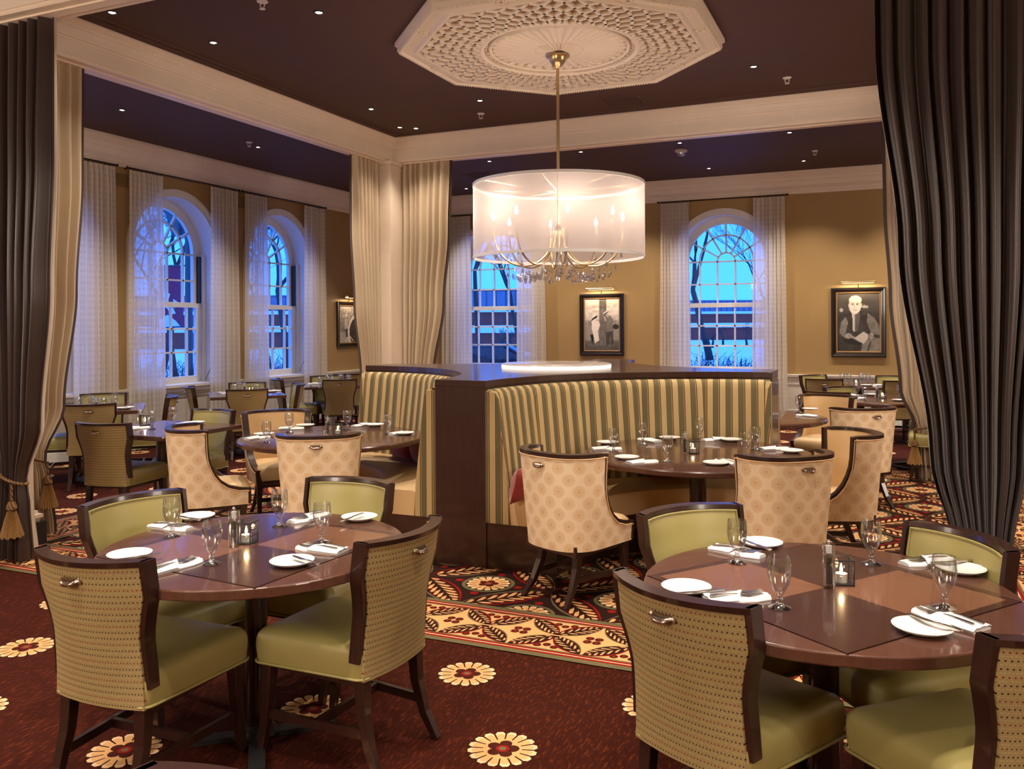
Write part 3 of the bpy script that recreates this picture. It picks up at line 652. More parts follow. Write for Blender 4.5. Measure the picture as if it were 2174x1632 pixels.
def banquette(q, label):
    t = thing('banquette', label, 'booth seat', (BC.x, BC.y, 0), q * math.pi / 2, 'curved striped banquettes'); cx, cy = AW + RB, -AL
    def pt(th, rho, z): return (cx + (RB - rho) * math.cos(th), cy + (RB - rho) * math.sin(th), z)
    # back cushions: profile (rho, z) from the wall top, over the roll, down the reclined face
    prof = [(.004, 1.165), (.02, 1.178), (.05, 1.178), (.078, 1.155), (.092, 1.11), (.105, 1.0), (.118, .9), (.132, .78), (.148, .64), (.162, .52), (.168, .40), (.004, .40)]
    NS = 5
    for k in range(NS):
        t0, t1 = math.pi - (math.pi / 2) * k / NS, math.pi - (math.pi / 2) * (k + 1) / NS; tm = (t0 + t1) / 2; mb = MB(); n = 10
        vs, uv, fs = [], [], []; s = [0]
        for a, b in zip(prof, prof[1:]): s.append(s[-1] + math.hypot(b[0] - a[0], b[1] - a[1]))
        for i in range(n + 1):
            th = t0 + (t1 - t0) * i / n; ed = .012 * (abs(i / n - .5) * 2) ** 6
            for j, (rho, z) in enumerate(prof):
                rr = rho - (ed if 2 <= j <= 10 else 0); vs.append(pt(th, rr, z)); uv.append(((tm - th) * (RB - rho - .02) + .046 + .03 * k, s[j]))
        K = len(prof)
        for i in range(n):
            for j in range(K - 1): fs.append((i * K + j, i * K + j + 1, (i + 1) * K + j + 1, (i + 1) * K + j))
        fs += [tuple(range(K)), tuple(n * K + j for j in range(K - 1, -1, -1))]; mb.add(vs, fs, 0, uv); mb.obj('back_cushion', M['stripe'], t, True, 50)
    for s_, th in ((0, math.pi), (1, math.pi / 2)):   # flat striped bolster closing each end
        mb = MB(); 
        if s_ == 0: bx = lambda a, b, z: (AW + a, -AL - b, z)
        else: bx = lambda a, b, z: (AW + RB + b, -AL + RB - a, z)
        P = [(0, 1.165), (.075, 1.165), (.095, 1.12), (.135, .78), (.165, .52), (.18, .30), (0, .30)]
        vs = [bx(a, b, z) for b in (-.03, .012) for a, z in P]; n = len(P); uv = [(a + .0 + b, z) for b in (-.03, .012) for a, z in P]
        mb.add(vs, [tuple(range(n))[::-1], tuple(range(n, 2 * n))] + [(i, (i + 1) % n, n + (i + 1) % n, n + i) for i in range(n)], 0, uv); bevel(mb.obj('end_bolster', M['stripe'], t), .006)
    def ringp(pf, mat, name, n=36, ext=.0):
        mb = MB(); loops = []
        for i in range(n + 1):
            th = math.pi - (math.pi / 2) * i / n; loops.append([pt(th, r, z) for r, z in pf])
        mb.loft(loops); return mb.obj(name, mat, t, True, 35)
    ringp([(.14, .30), (.14, .455), (.2, .47), (.45, .47), (.58, .462), (.615, .45), (.625, .43), (.622, .30)], M['vinyl_tan'], 'seat_cushion')
    ringp([(.0, .19), (.0, .30), (.61, .30), (.61, .19)], M['panel_wood'], 'seat_rail')
    ringp([(.0, .0), (.0, .19), (.50, .19), (.50, .0)], M['dark_wood'], 'toe_kick')
    return t
banquette(0, 'curved striped banquette right of the dark end panel, behind the goblet laid table')
banquette(3, 'curved striped banquette on the window side of the dark end panel')
banquette(1, 'striped banquette behind the divider, its top curve showing under the couple photograph')
def cushion(loc, rz, label, w=.42, h=.23):
    t = thing('throw_pillow', label, 'pillow', loc, rz, 'red booth pillows'); mb = MB()
    def fn(u, v, s):
        x, z = (u - .5) * w, (v - .5) * h; e = (1 - abs(2 * u - 1) ** 3) * (1 - abs(2 * v - 1) ** 3); return (x * (.92 + .08 * abs(2 * v - 1)), s * .07 * e ** .6, z * (.92 + .08 * abs(2 * u - 1)))
    mb.grid(lambda u, v: fn(u, v, 1), 14, 12, flip=True); mb.grid(lambda u, v: fn(u, v, -1), 14, 12)
    o = mb.obj('cover', M['velvet'], t, True, 80); o.rotation_euler = (R(-14), 0, 0)
    b = MB(); b.lathe([(0, -.004), (.008, -.003), (.01, 0), (.006, .004), (0, .005)], 10, M=Matrix.Translation((0, .066, 0)) @ Matrix.Rotation(R(-90), 4, 'X')); b.obj('button', M['velvet'], o)
    return t
def arc_spot(q, deg, rho):
    M2 = Matrix.Rotation(q * math.pi / 2, 2); th = R(deg); p = M2 @ Vector((AW + RB + (RB - rho) * math.cos(th), -AL + (RB - rho) * math.sin(th))); return (BC.x + p.x, BC.y + p.y), th + q * math.pi / 2
for q, deg, lab in ((0, 177, 'red velvet pillow at the end of the right banquette by the dark panel'), (0, 151, 'red velvet pillow leaning behind the left rim of the right booth table'), (0, 118, 'red velvet pillow leaning deep in the right banquette behind the table'),
                    (3, 136, 'red velvet pillow nearest the dark panel in the window side banquette'), (3, 152, 'red velvet pillow in the middle of the window side banquette')):
    (x, y), th = arc_spot(q, deg, .27); cushion((x, y, .575), th + math.pi / 2 , lab)

# ------------------------------------------------------------------ olive dining chair (faces +Y)
def hw(t): return .198 + .012 * (1 - t) ** 2 + .042 * max(0, min(1, (t - .45) / .3)) ** 1.4
def backf(u, t, off):
    x = (2 * u - 1); return (x * hw(t), -.245 - .10 * t ** 1.3 + .085 * x * x * (.35 + .65 * t) + off, .345 + .505 * t)
def outline(wf, wb, yf, yb, r, n=4):
    pts = []
    for cx, cy, a0 in ((wf - r, yf - r, 0), (-wf + r, yf - r, 90), (-wb + r, yb + r, 180), (wb - r, yb + r, 270)):
        for i in range(n + 1): a = R(a0 + 90 * i / n); pts.append((cx + r * math.cos(a), cy + r * math.sin(a)))
    return pts
def cush_loft(mb, base, lv, c=(0, 0)):
    loops = []
    for z, ins, dome in lv:
        l = []
        for x, y in base:
            d = math.hypot(x - c[0], y - c[1]); k = max(0, 1 - ins / d); l.append((c[0] + (x - c[0]) * k, c[1] + (y - c[1]) * k, z))
        loops.append(l)
    mb.loft(loops)
def leg_mesh(path, w0, w1, name='leg', mat='dark_wood'):
    mb = MB(); n = len(path); mb.sweep(path, [(-.5, -.5), (.5, -.5), (.5, .5), (-.5, .5)], up=(0, 1, 0), scale=[w0 + (w1 - w0) * i / (n - 1) for i in range(n)]); return mb
def cup_pull(parent, loc, tilt=0, s=1.0):
    mb = MB()
    def fn(u, v):
        a = math.pi * u; b = (math.pi / 2) * v; return (.036 * s * math.cos(a) * math.cos(b * .3) , -.020 * s * math.sin(a) ** .6 * math.cos(b) - .001, .012 * s - .026 * s * (1 - math.sin(b)) * math.sin(a) ** .3)
    def shell(u, v):
        x = (2 * u - 1); q = max(0, 1 - abs(x) ** 3); return (.034 * s * x, -.021 * s * q ** .5 * math.sin(math.pi * min(1, v * .62 + .0)) - .0015, .014 * s - .030 * s * v * (.5 + .5 * q))
    mb.grid(shell, 14, 8); mb.grid(lambda u, v: tuple(a * b for a, b in zip(shell(u, v), (.95, .86, .95))), 14, 8, flip=True)
    for sx_ in (-1, 1): mb.lathe([(0, .0), (.008 * s, .0), (.008 * s, .003), (0, .004)], 8, M=Matrix.Translation((sx_ * .038 * s, 0, .002)) @ Matrix.Rotation(R(90), 4, 'X'))
    o = mb.obj('pull_handle', M['pewter'], parent, True); o.location = loc; o.rotation_euler = (tilt, 0, 0); o['label'] = 'metal cup pull'; return o
def olive_chair():
    t = thing('dining_chair', 'olive', 'chair', (0, 0, 0), group='olive dining chairs')
    m = MB(); m.slab(lambda u, v, o: backf(.035 + .93 * u, v * .965, o), 16, 14, -.016, .010, uvf=lambda u, v: ((u - .5) * .45, v * .5)); m.obj('back_fabric', M['fab_olive'], t, True)
    def inner(u, v, o):
        e = (1 - abs(2 * u - 1) ** 8) * (1 - abs(2 * v - 1) ** 10); return backf(.05 + .90 * u, .22 + .735 * v, .010 + o * (1 + .25 * e))
    m = MB(); m.slab(inner, 16, 14, 0, .020); m.obj('back_pad', M['vinyl_green'], t, True)
    m = MB(); rim = [inner(u, v, .023) for u, v in [(0, i / 8) for i in range(9)] + [(i / 10, 1) for i in range(1, 11)] + [(1, 1 - i / 8) for i in range(1, 9)]]; m.tube(rim, .0042, 5); m.obj('back_piping', M['vinyl_green'], t, True)
    m = MB()
    def rail(u, v, o): x, y, z = backf(u, .965 + .035 * v, -.026 + o); return (x, y, z)
    m.slab(lambda u, v, o: rail(u, v, o), 18, 1, 0, .052)
    for sgn in (0, 1):
        def stile(u, v, o, sgn=sgn):
            tt = .13 + .87 * v; x, y, z = backf(sgn, tt, -.026 + .015 * (1 - v) + o * (.82 + .18 * v)); k = -1 if sgn == 0 else 1; return (x + k * (.004 - .018 * u), y, z)
        m.slab(stile, 1, 14, 0, .054)
    bevel(m.obj('back_frame', M['dark_wood'], t, True, 30), .003)
    b = outline(.238, .205, .245, -.235, .035)
    m = MB(); cush_loft(m, b, [(.352, .004, 0), (.37, 0, 0), (.41, -.004, 0), (.435, -.003, 0), (.452, .003, 0), (.466, .018, 0), (.476, .05, 0), (.482, .10, 0), (.485, .17, 0)]); m.obj('seat', M['vinyl_green'], t, True, 60)
    m = MB(); m.tube([(x * 1.012, y * 1.012, .353) for x, y in b], .005, 6, closed=True); m.obj('seat_welt', M['vinyl_green'], t, True)
    m = MB(); m.box(-.19, .19, -.20, .20, .32, .352); m.obj('seat_frame', M['dark_wood'], t)
    for s_ in (-1, 1):
        bevel(leg_mesh([(s_ * .198, .20, .352), (s_ * .200, .206, .22), (s_ * .204, .218, .10), (s_ * .208, .236, 0)], .046, .027).obj('leg', M['dark_wood'], t), .003)
        bevel(leg_mesh([(s_ * .165, -.205, .352), (s_ * .168, -.215, .22), (s_ * .174, -.245, .10), (s_ * .182, -.295, 0)], .046, .027).obj('leg', M['dark_wood'], t), .003)
        m = MB(); m.sweep([(s_ * .170, -.23, .15), (s_ * .202, .212, .15)], [(-.009, -.016), (.009, -.016), (.009, .016), (-.009, .016)]); m.obj('stretcher', M['dark_wood'], t)
    m = MB(); m.sweep([(-.186, -.01, .15), (.186, -.01, .15)], [(-.009, -.016), (.009, -.016), (.009, .016), (-.009, .016)]); m.obj('cross_stretcher', M['dark_wood'], t)
    x, y, z = backf(.5, .86, -.019); cup_pull(t, (x, y, z), R(-14)); return t
OC = olive_chair(); oc_used = [0]
def place_olive(mx, my, face, label, group='olive dining chairs', dy=.285):
    """mx, my = middle of the chord between the two top corners of the back; face = heading in degrees"""
    f = R(face); loc = (mx + dy * math.cos(f), my + dy * math.sin(f), 0); rz = f - math.pi / 2
    if not oc_used[0]:
        oc_used[0] = 1; OC.location = loc; OC.rotation_euler = (0, 0, rz); OC['label'] = label; OC['group'] = group; return OC
    return dup(OC, loc, rz, label, group)
# ------------------------------------------------------------------ cream barrel chair (faces +Y), origin under the chord of its wings
def ucurve(s):
    """plan of the shell: s 0..1 from the left front corner round the back to the right front corner"""
    L = [(-.262, .30), (-.275, .15), (-.288, 0)] + [(-.29 * math.copysign(abs(math.cos(a)) ** .75, math.cos(a)), -.265 * math.sin(a) ** .8) for a in [math.pi * i / 16 for i in range(1, 16)]] + [(.288, 0), (.275, .15), (.262, .30)]
    d = [0]
    for a, b in zip(L, L[1:]): d.append(d[-1] + math.hypot(b[0] - a[0], b[1] - a[1]))
    q = s * d[-1]
    for i in range(len(L) - 1):
        if q <= d[i + 1] + 1e-9:
            k = (q - d[i]) / (d[i + 1] - d[i]); return Vector((L[i][0] + (L[i + 1][0] - L[i][0]) * k, L[i][1] + (L[i + 1][1] - L[i][1]) * k)), d[-1], d[2] / d[-1]
_, ULEN, S1 = ucurve(0)
# top edge as (s, z): front of arm, swoop, vertical wing edge, level back
HALF = [(0.0, .33), (.0, .425), (S1 * .25, .432), (S1 * .5, .455), (S1 * .68, .495), (S1 * .82, .55), (S1 * .91, .61), (S1 * .965, .67), (S1 * .985, .73), (S1 * 1.0, .86)]
EDGE = HALF[1:] + [(S1 + (1 - 2 * S1) * i / 24, .86) for i in range(1, 24)] + [(1 - s, z) for s, z in HALF[1:][::-1]]
def shell(s, z, inn):
    p, L, s1 = ucurve(min(1, max(0, s))); k = .84 + .16 * min(1, max(0, (z - .33) / .53)); bulge = 0
    e = 1e-3; a, b = ucurve(min(1, s + e))[0], ucurve(max(0, s - e))[0]; t = (a - b).normalized(); nrm = Vector((-t.y, t.x))   # inward normal
    q = Vector((p.x * k, p.y * (k if p.y < 0 else 1))) + nrm * inn; return (q.x, q.y, z)
def cream_chair():
    t = thing('barrel_chair', 'cream', 'chair', (0, 0, 0), group='cream medallion barrel chairs')
    ZB0 = .315
    for nm, inn, mat in (('outer_shell', 0, 'fab_cream'), ('inner_shell', .045, 'vinyl_tan')):
        m = MB(); vs, uv, fs = [], [], []; NR = 10
        for s, z in EDGE:
            for j in range(NR + 1):
                zz = ZB0 + (z - ZB0) * j / NR; vs.append(shell(s, zz, inn)); uv.append((s * ULEN * .92, zz))
        for i in range(len(EDGE) - 1):
            for j in range(NR):
                a = i * (NR + 1) + j; q = (a, a + NR + 1, a + NR + 2, a + 1); fs.append(q if inn == 0 else q[::-1])
        m.add(vs, fs, 0, uv)
        if inn == 0:      # close bottom
            n = len(EDGE); m.add([shell(s, ZB0, 0) for s, z in EDGE], [tuple(range(n))])
        m.obj(nm, M[mat], t, True, 70)
    m = MB(); path = [Vector(shell(s, z, .0225)) for s, z in [(0, ZB0 + .005)] + EDGE + [(1, ZB0 + .005)]]
    vs, fs = [], []
    pts = [(0, ZB0 + .005)] + EDGE + [(1, ZB0 + .005)]
    for i, (s, z) in enumerate(pts):
        a, b = Vector(shell(s, z, -.002)), Vector(shell(s, z, .048)); p0, p1 = path[max(0, i - 1)], path[min(len(path) - 1, i + 1)]; tg = (p1 - p0).normalized(); sd = (b - a).normalized(); up = sd.cross(tg).normalized()
        if up.z < 0 or (abs(up.z) < .3 and up.y < 0): up = -up
        vs += [a - up * .010, b - up * .010, b + up * .012, a + up * .012]
    for i in range(len(pts) - 1):
        for q in range(4): fs.append((4 * i + q, 4 * i + (q + 1) % 4, 4 * i + 4 + (q + 1) % 4, 4 * i + 4 + q))
    fs += [(0, 1, 2, 3), tuple(len(vs) - 1 - q for q in range(4))]; m.add(vs, fs); m.obj('wood_trim', M['dark_wood'], t, True, 45)
    m = MB(); m.tube([shell(s, z - .014, -.004) for s, z in EDGE], .004, 5); m.obj('welt', M['fab_cream'], t, True)
    b = outline(.212, .195, .315, -.165, .05)
    m = MB(); cush_loft(m, b, [(.345, .004, 0), (.37, 0, 0), (.415, -.006, 0), (.44, .004, 0), (.458, .03, 0), (.470, .08, 0), (.474, .15, 0)], (0, .07)); m.obj('seat_cushion', M['vinyl_tan'], t, True, 60)
    m = MB(); m.box(-.20, .20, -.17, .285, .285, .345); m.obj('seat_frame', M['dark_wood'], t)
    for s_ in (-1, 1):
        bevel(leg_mesh([(s_ * .19, .255, .315), (s_ * .192, .26, .15), (s_ * .195, .268, 0)], .046, .026).obj('leg', M['dark_wood'], t), .003)
        bevel(leg_mesh([(s_ * .14, -.085, .315), (s_ * .146, -.105, .2), (s_ * .158, -.155, .09), (s_ * .176, -.225, 0)], .048, .026).obj('leg', M['dark_wood'], t), .003)
        m = MB(); m.sweep([(s_ * .152, -.128, .14), (s_ * .192, .258, .14)], [(-.009, -.016), (.009, -.016), (.009, .016), (-.009, .016)]); m.obj('stretcher', M['dark_wood'], t)
    m = MB(); m.sweep([(-.176, .04, .14), (.176, .04, .14)], [(-.009, -.016), (.009, -.016), (.009, .016), (-.009, .016)]); m.obj('cross_stretcher', M['dark_wood'], t)
    p = shell(.5, .80, -.002); cup_pull(t, p, R(-6), 1.0); return t
CCH = cream_chair(); cc_used = [0]
def place_cream(mx, my, face, label):
    f = R(face); loc = (mx, my, 0); rz = f - math.pi / 2
    if not cc_used[0]:
        cc_used[0] = 1; CCH.location = loc; CCH.rotation_euler = (0, 0, rz); CCH['label'] = label; return CCH
    return dup(CCH, loc, rz, label)
for a in [(-2.42, 2.01, 92, 'olive dotted chair with its back to the camera at the front left table'),
          (-1.625, 2.725, 176, 'olive dotted chair seen side on at the booth side of the front left table'),
          (-3.07, 2.78, -10, 'green vinyl chair on the curtain side of the front left table'),
          (-2.39, 3.50, -91, 'green vinyl chair on the far side of the front left table before the cream chair'),
          (-0.55, 2.405, 65, 'olive dotted chair with its back to the camera at the front right table'),
          (0.41, 2.47, 133, 'olive chair cut off by the frame at the right of the front right table'),
          (-0.75, 3.48, -42, 'green vinyl chair on the booth side of the front right table'),
          (0.25, 3.41, -142, 'green vinyl chair before the dark drape at the front right table'),
          (-0.93, 1.045, -103, 'dark chair rail just showing at the bottom edge of the view'),
          (-5.66, 4.84, 100, 'olive dotted chair on the camera side of the square table by the left column'),
          (-5.59, 6.02, -91, 'green vinyl chair on the far side of the square table by the left column'),
          (-7.16, 5.99, 135, 'olive dotted chair with its back to us at the square table by the first window'),
          (-8.17, 7.03, -45, 'dark green vinyl chair under the first sheers, facing us'),
          (-7.13, 7.00, -135, 'side turned chair between the first and second windows tables, right of the goblets'),
          (-8.17, 6.02, 45, 'green seat half hidden behind the cream drape by the first window'),
          (-7.02, 8.09, 135, 'olive dotted chair with its back to us before the second window pier'),
          (-7.90, 9.10, -45, 'green vinyl chair under the pier sheers behind the second window table'),
          (-7.99, 8.17, 45, 'side turned chair with dark edge before the second window sill'),
          (-7.02, 9.06, -135, 'side turned chair with dark edge right of the second window table'),
          (-7.05, 10.02, 130, 'olive dotted chair with its back to us by the striped banquette end'),
          (-7.80, 10.73, -45, 'green vinyl chair under the last sheers behind the corner table'),
          (-7.97, 9.82, 45, 'side turned chair below the third window'),
          (-7.72, 11.22, 135, 'olive chair back with a pull below the small photograph'),
          (-1.00, 13.17, -42, 'green vinyl chair against the portrait wall, left of the far table'),
          (-0.77, 12.26, 92, 'dark olive chair back with a pull, upper of two right of the banquette'),
          (-0.52, 10.83, -45, 'green vinyl chair behind the far round table, facing us'),
          (-0.60, 9.99, 75, 'dark olive chair back with a pull, lower of two right of the banquette'),
          (0.10, 13.35, -90, 'green vinyl chair against the portrait wall beside the dark drape'),
          (0.20, 12.22, 110, 'dark olive chair back with a pull beside the dark drape'),
          (0.74, 9.75, 180, 'green seat under the far round table, nearer of two by the drape'),
          (0.80, 10.9, 190, 'green seat under the far round table, farther of two by the drape')]:
    place_olive(*a)
for a in [(-1.72, 4.77, 66, 'cream medallion barrel chair beside the dark end panel at the right booth table'),
          (-0.57, 5.10, 133, 'cream medallion barrel chair with its back to us behind the front right table'),
          (-0.30, 6.17, 203, 'cream barrel chair turned to show its tan inside at the right booth table'),
          (-0.22, 8.12, 125, 'cream medallion barrel chair with its back to us at the table beyond the right booth'),
          (-0.56, 9.13, 250, 'cream barrel chair facing us beyond the right banquette end'),
          (-4.60, 4.83, 47, 'cream medallion barrel chair seen side on at the left booth table'),
          (-4.76, 5.85, -40, 'cream barrel chair facing us at the left booth table'),
          (-3.59, 4.86, 121, 'cream medallion barrel chair with its back to us at the left booth table')]:
    place_cream(*a)

# ------------------------------------------------------------------ tables
def round_rim(r, n=64): return [(r * math.cos(2 * math.pi * i / n), r * math.sin(2 * math.pi * i / n)) for i in range(n)]
def pedestal(t, z1=.70, r=.042, mat='dark_wood', base=.30):
    m = MB(); m.lathe([(r * 1.0, .03), (r, z1)], 24); m.obj('pedestal', M[mat], t, True, 40)
    m = MB()
    for a in (0, 90): 
        mm = Matrix.Rotation(R(a + 45), 4, 'Z'); m.add([mm @ Vector(p) for p in [(-base, -.03, 0), (base, -.03, 0), (base, .03, 0), (-base, .03, 0), (-base, -.03, .018), (base, -.03, .018), (base, .03, .018), (-base, .03, .018), ]], [(3, 2, 1, 0), (4, 5, 6, 7), (0, 1, 5, 4), (1, 2, 6, 5), (2, 3, 7, 6), (3, 0, 4, 7)])
    m.lathe([(.085, .018), (.07, .035), (.045, .05)], 20); m.obj('base', M['black_iron'], t)
    m = MB(); m.box(-.2, .2, -.2, .2, .69, .708); m.obj('mounting_plate', M['black_iron'], t)
def segtable(loc, rz, label):
    t = thing('round_table', label, 'table', (*loc, 0), rz, 'flip top round tables'); r, q, g = .58, .405, .0016
    for i, (sx_, sy_) in enumerate(((-1, -1), (1, -1), (1, 1), (-1, 1))):    # four veneer quarters, alternate grain
        m = MB(); b_ = q - g - .030; x0, x1 = sorted((0, sx_ * b_)); y0, y1 = sorted((0, sy_ * b_)); m.box(x0, x1, y0, y1, .708, .745); m.obj('top_quarter', M['top_dark' if i % 2 == 0 else 'top_light'], t)
    m = MB()
    for k in range(4):
        mm = Matrix.Rotation(k * math.pi / 2, 4, 'Z'); m.box(-(q - g), q - g - .030, -(q - g), -(q - g) + .030, .708, .745, 0, mm)
    m.obj('crossband', M['inlay'], t)
    for k in range(4):                           # flip-up leaves, circle segments
        a0 = math.acos(q / r) ; pts = [(r * math.cos(-a0 + 2 * a0 * i / 20), r * math.sin(-a0 + 2 * a0 * i / 20)) for i in range(21)]
        pts[0] = (q + g, pts[0][1] + .004); pts[-1] = (q + g, pts[-1][1] - .004)
        m = MB(); prism(m, pts, .708, .745); o = m.obj('leaf', M['top_leaf'], t); o.rotation_euler = (0, 0, k * math.pi / 2); bevel(o, .006, 3)
    m = MB()
    for k in range(4):
        mm = Matrix.Rotation(k * math.pi / 2, 4, 'Z')
        for y in (-.16, .16):
            m.add([mm @ Vector(p) for p in [(q - .05, y - .03, .69), (q + .06, y - .03, .69), (q + .06, y + .03, .69), (q - .05, y + .03, .69), (q - .05, y - .03, .708), (q + .06, y - .03, .708), (q + .06, y + .03, .708), (q - .05, y + .03, .708)]], [(3, 2, 1, 0), (4, 5, 6, 7), (0, 1, 5, 4), (1, 2, 6, 5), (2, 3, 7, 6), (3, 0, 4, 7)])
    m.obj('leaf_bracket', M['brass'], t); pedestal(t); return t
def roundtable(loc, r, label, cat='table'):
    t = thing('round_table', label, cat, (*loc, 0)); m = MB(); m.lathe([(0, .705), (r - .012, .705), (r, .713), (r, .735), (r - .006, .743), (r - .014, .745), (0, .745)], 72, cap=False); m.obj('tabletop', M['table_plain'], t, True, 30); pedestal(t, r=.055, base=.34); return t
def squaretable(loc, h, rz, label):
    t = thing('square_table', label, 'table', (*loc, 0), rz); m = MB(); m.box(-h, h, -h, h, .708, .745); bevel(m.obj('tabletop', M['table_plain'], t), .006, 3)
    m = MB(); m.lathe([(.05, .02), (.05, .36)], 20); m.obj('sleeve', M['satin_steel'], t, True); m = MB(); m.lathe([(.054, .36), (.054, .70)], 20); m.obj('pedestal', M['dark_wood'], t, True)
    m = MB(); m.lathe([(.24, 0), (.24, .012), (.06, .03)], 28); m.obj('base', M['black_iron'], t, True); return t
segtable((-2.265, 2.655), R(85), 'flip leaf round wood table at the front left, laid for four')
segtable((-0.185, 2.935), R(54), 'flip leaf round wood table at the front right, laid for four')
roundtable((-1.15, 5.69), .755, 'large round wood table in the right booth, laid for six')
roundtable((-3.95, 5.52), .715, 'large round wood table in the left booth, laid for four')
roundtable((-1.20, 8.12), .72, 'round wood table rim showing beyond the right banquette end')
roundtable((-0.02, 10.50), .64, 'round wood table under the portrait, partly behind the dark drape')
squaretable((-5.62, 5.43), .455, 0, 'square wood table on a steel pedestal by the left column')
squaretable((-7.66, 6.52), .45, R(45), 'square wood table below the first sheers by the cream drape')
squaretable((-7.48, 8.60), .45, R(45), 'square wood table before the second window')
squaretable((-7.45, 10.38), .45, R(45), 'square wood table in the corner by the third window')
squaretable((-0.33, 12.72), .42, R(0), 'square wood table against the portrait wall')
# ------------------------------------------------------------------ drum chandelier
HX, HY_ = -2.555, 6.825
ch = thing('drum_chandelier', 'large round sheer drum shade chandelier with brass arms and crystal drops', 'chandelier', (HX, HY_, 0))
m = MB(); m.lathe([(0, 3.905), (.10, 3.905), (.105, 3.895), (.10, 3.885), (.075, 3.88), (.07, 3.85), (.045, 3.815), (.022, 3.80), (.018, 3.785), (0, 3.785)], 32, cap=False); m.obj('canopy', M['brass'], ch, True)
m = MB(); m.lathe([(.0135, 2.28), (.0135, 3.79)], 14); m.obj('rod', M['brass'], ch, True)
DR, D0, D1 = .728, 2.175, 2.785
m = MB(); m.grid(lambda u, v: (DR * math.cos(2 * math.pi * u), DR * math.sin(2 * math.pi * u), D0 + (D1 - D0) * v), 72, 2, closeu=True); m.obj('drum_shade', M['organza'], ch, True)
for z in (D0, D1):
    m = MB(); m.lathe([(DR - .004, z - .012), (DR + .005, z - .012), (DR + .005, z + .012), (DR - .004, z + .012)], 72, close=True); m.obj('shade_band', M['linen'], ch, True, 30)
m = MB()
for k in range(4):
    a = R(20 + 90 * k); m.tube([((DR + .003) * math.cos(a), (DR + .003) * math.sin(a), D0), ((DR + .003) * math.cos(a), (DR + .003) * math.sin(a), D1)], .0022, 4)
m.obj('shade_seam', M['linen'], ch)
sp = MB(); sp.tube([(.02, 0, 2.735), (DR - .004, 0, 2.775)], .006, 6); spm = sp.mesh('spider_arm', M['brass'], True)
m = MB(); m.lathe([(0, 2.70), (.028, 2.70), (.034, 2.735), (.028, 2.76), (0, 2.76)], 16, cap=False); m.obj('spider_hub', M['brass'], ch, True)
for k in range(8): inst('spider_arm', spm, ch, (0, 0, 0), R(45 * k + 10))
am = MB(); pa = []
for i in range(25):
    t = i / 24; a = math.pi * t; pa.append((.045 + .255 * (1 - math.cos(a)), 0, 2.40 - .30 * math.sin(a) ** .9 + (.0 if t < .5 else .02 * (t - .5))))
am.tube(pa, .008, 8); ame = am.mesh('scroll_arm', M['brass'], True)
cm = MB(); cm.lathe([(0, 2.40), (.03, 2.405), (.034, 2.415), (.012, 2.418), (.012, 2.49), (0, 2.49)], 14, cap=False); cme = cm.mesh('candle_sleeve', M['linen'], True)
bm_ = MB(); bm_.lathe([(0, 2.49), (.008, 2.495), (.015, 2.515), (.012, 2.54), (.004, 2.56), (0, 2.562)], 12, cap=False); bme = bm_.mesh('bulb', M['bulb'], True)
m = MB(); m.lathe([(0, 2.27), (.02, 2.28), (.045, 2.32), (.05, 2.40), (.03, 2.43), (.0135, 2.46)], 18, cap=False); m.obj('hub', M['brass'], ch, True)
for k in range(8):
    a = R(45 * k + 28); x, y = .555 * math.cos(a), .555 * math.sin(a); inst('scroll_arm', ame, ch, (0, 0, 0), a); inst('candle_sleeve', cme, ch, (x, y, .0)); inst('bulb', bme, ch, (x, y, 0))
    lamp('chandelier_bulb', 'POINT', (HX + x, HY_ + y, 2.60), CHAND_W, (1, .80, .64), shadow_soft_size=.025)
cr = MB(); cr.lathe([(0, -.060), (.010, -.052), (.0135, -.040), (.008, -.02), (.002, -.008), (0, -.006)], 8, cap=False); cr.lathe([(0, 0), (.005, -.003), (0, -.007)], 6, cap=False); cr.tube([(0, 0, 0), (0, 0, .05)], .0008, 3); crm = cr.mesh('crystal_drop', M['crystal'])
rnd = random.Random(3)
for k in range(8):
    a0 = R(45 * k + 28)
    for j in range(9):
        rr = .14 + .05 * j; t = math.acos(max(-1, min(1, 1 - (rr - .045) / .255))) ; z = 2.40 - .30 * math.sin(t) ** .9 - .055
        for e in ((-1, 1) if 1 < j < 7 else (0,)):
            a = a0 + e * .035 / rr; inst('crystal_drop', crm, ch, (rr * math.cos(a), rr * math.sin(a), z - .01 * rnd.random() - (.022 if e == 1 else 0)))
for j in range(5): inst('crystal_drop', crm, ch, (.02 * math.cos(j * 1.3), .02 * math.sin(j * 1.3), 2.24 - .028 * j))

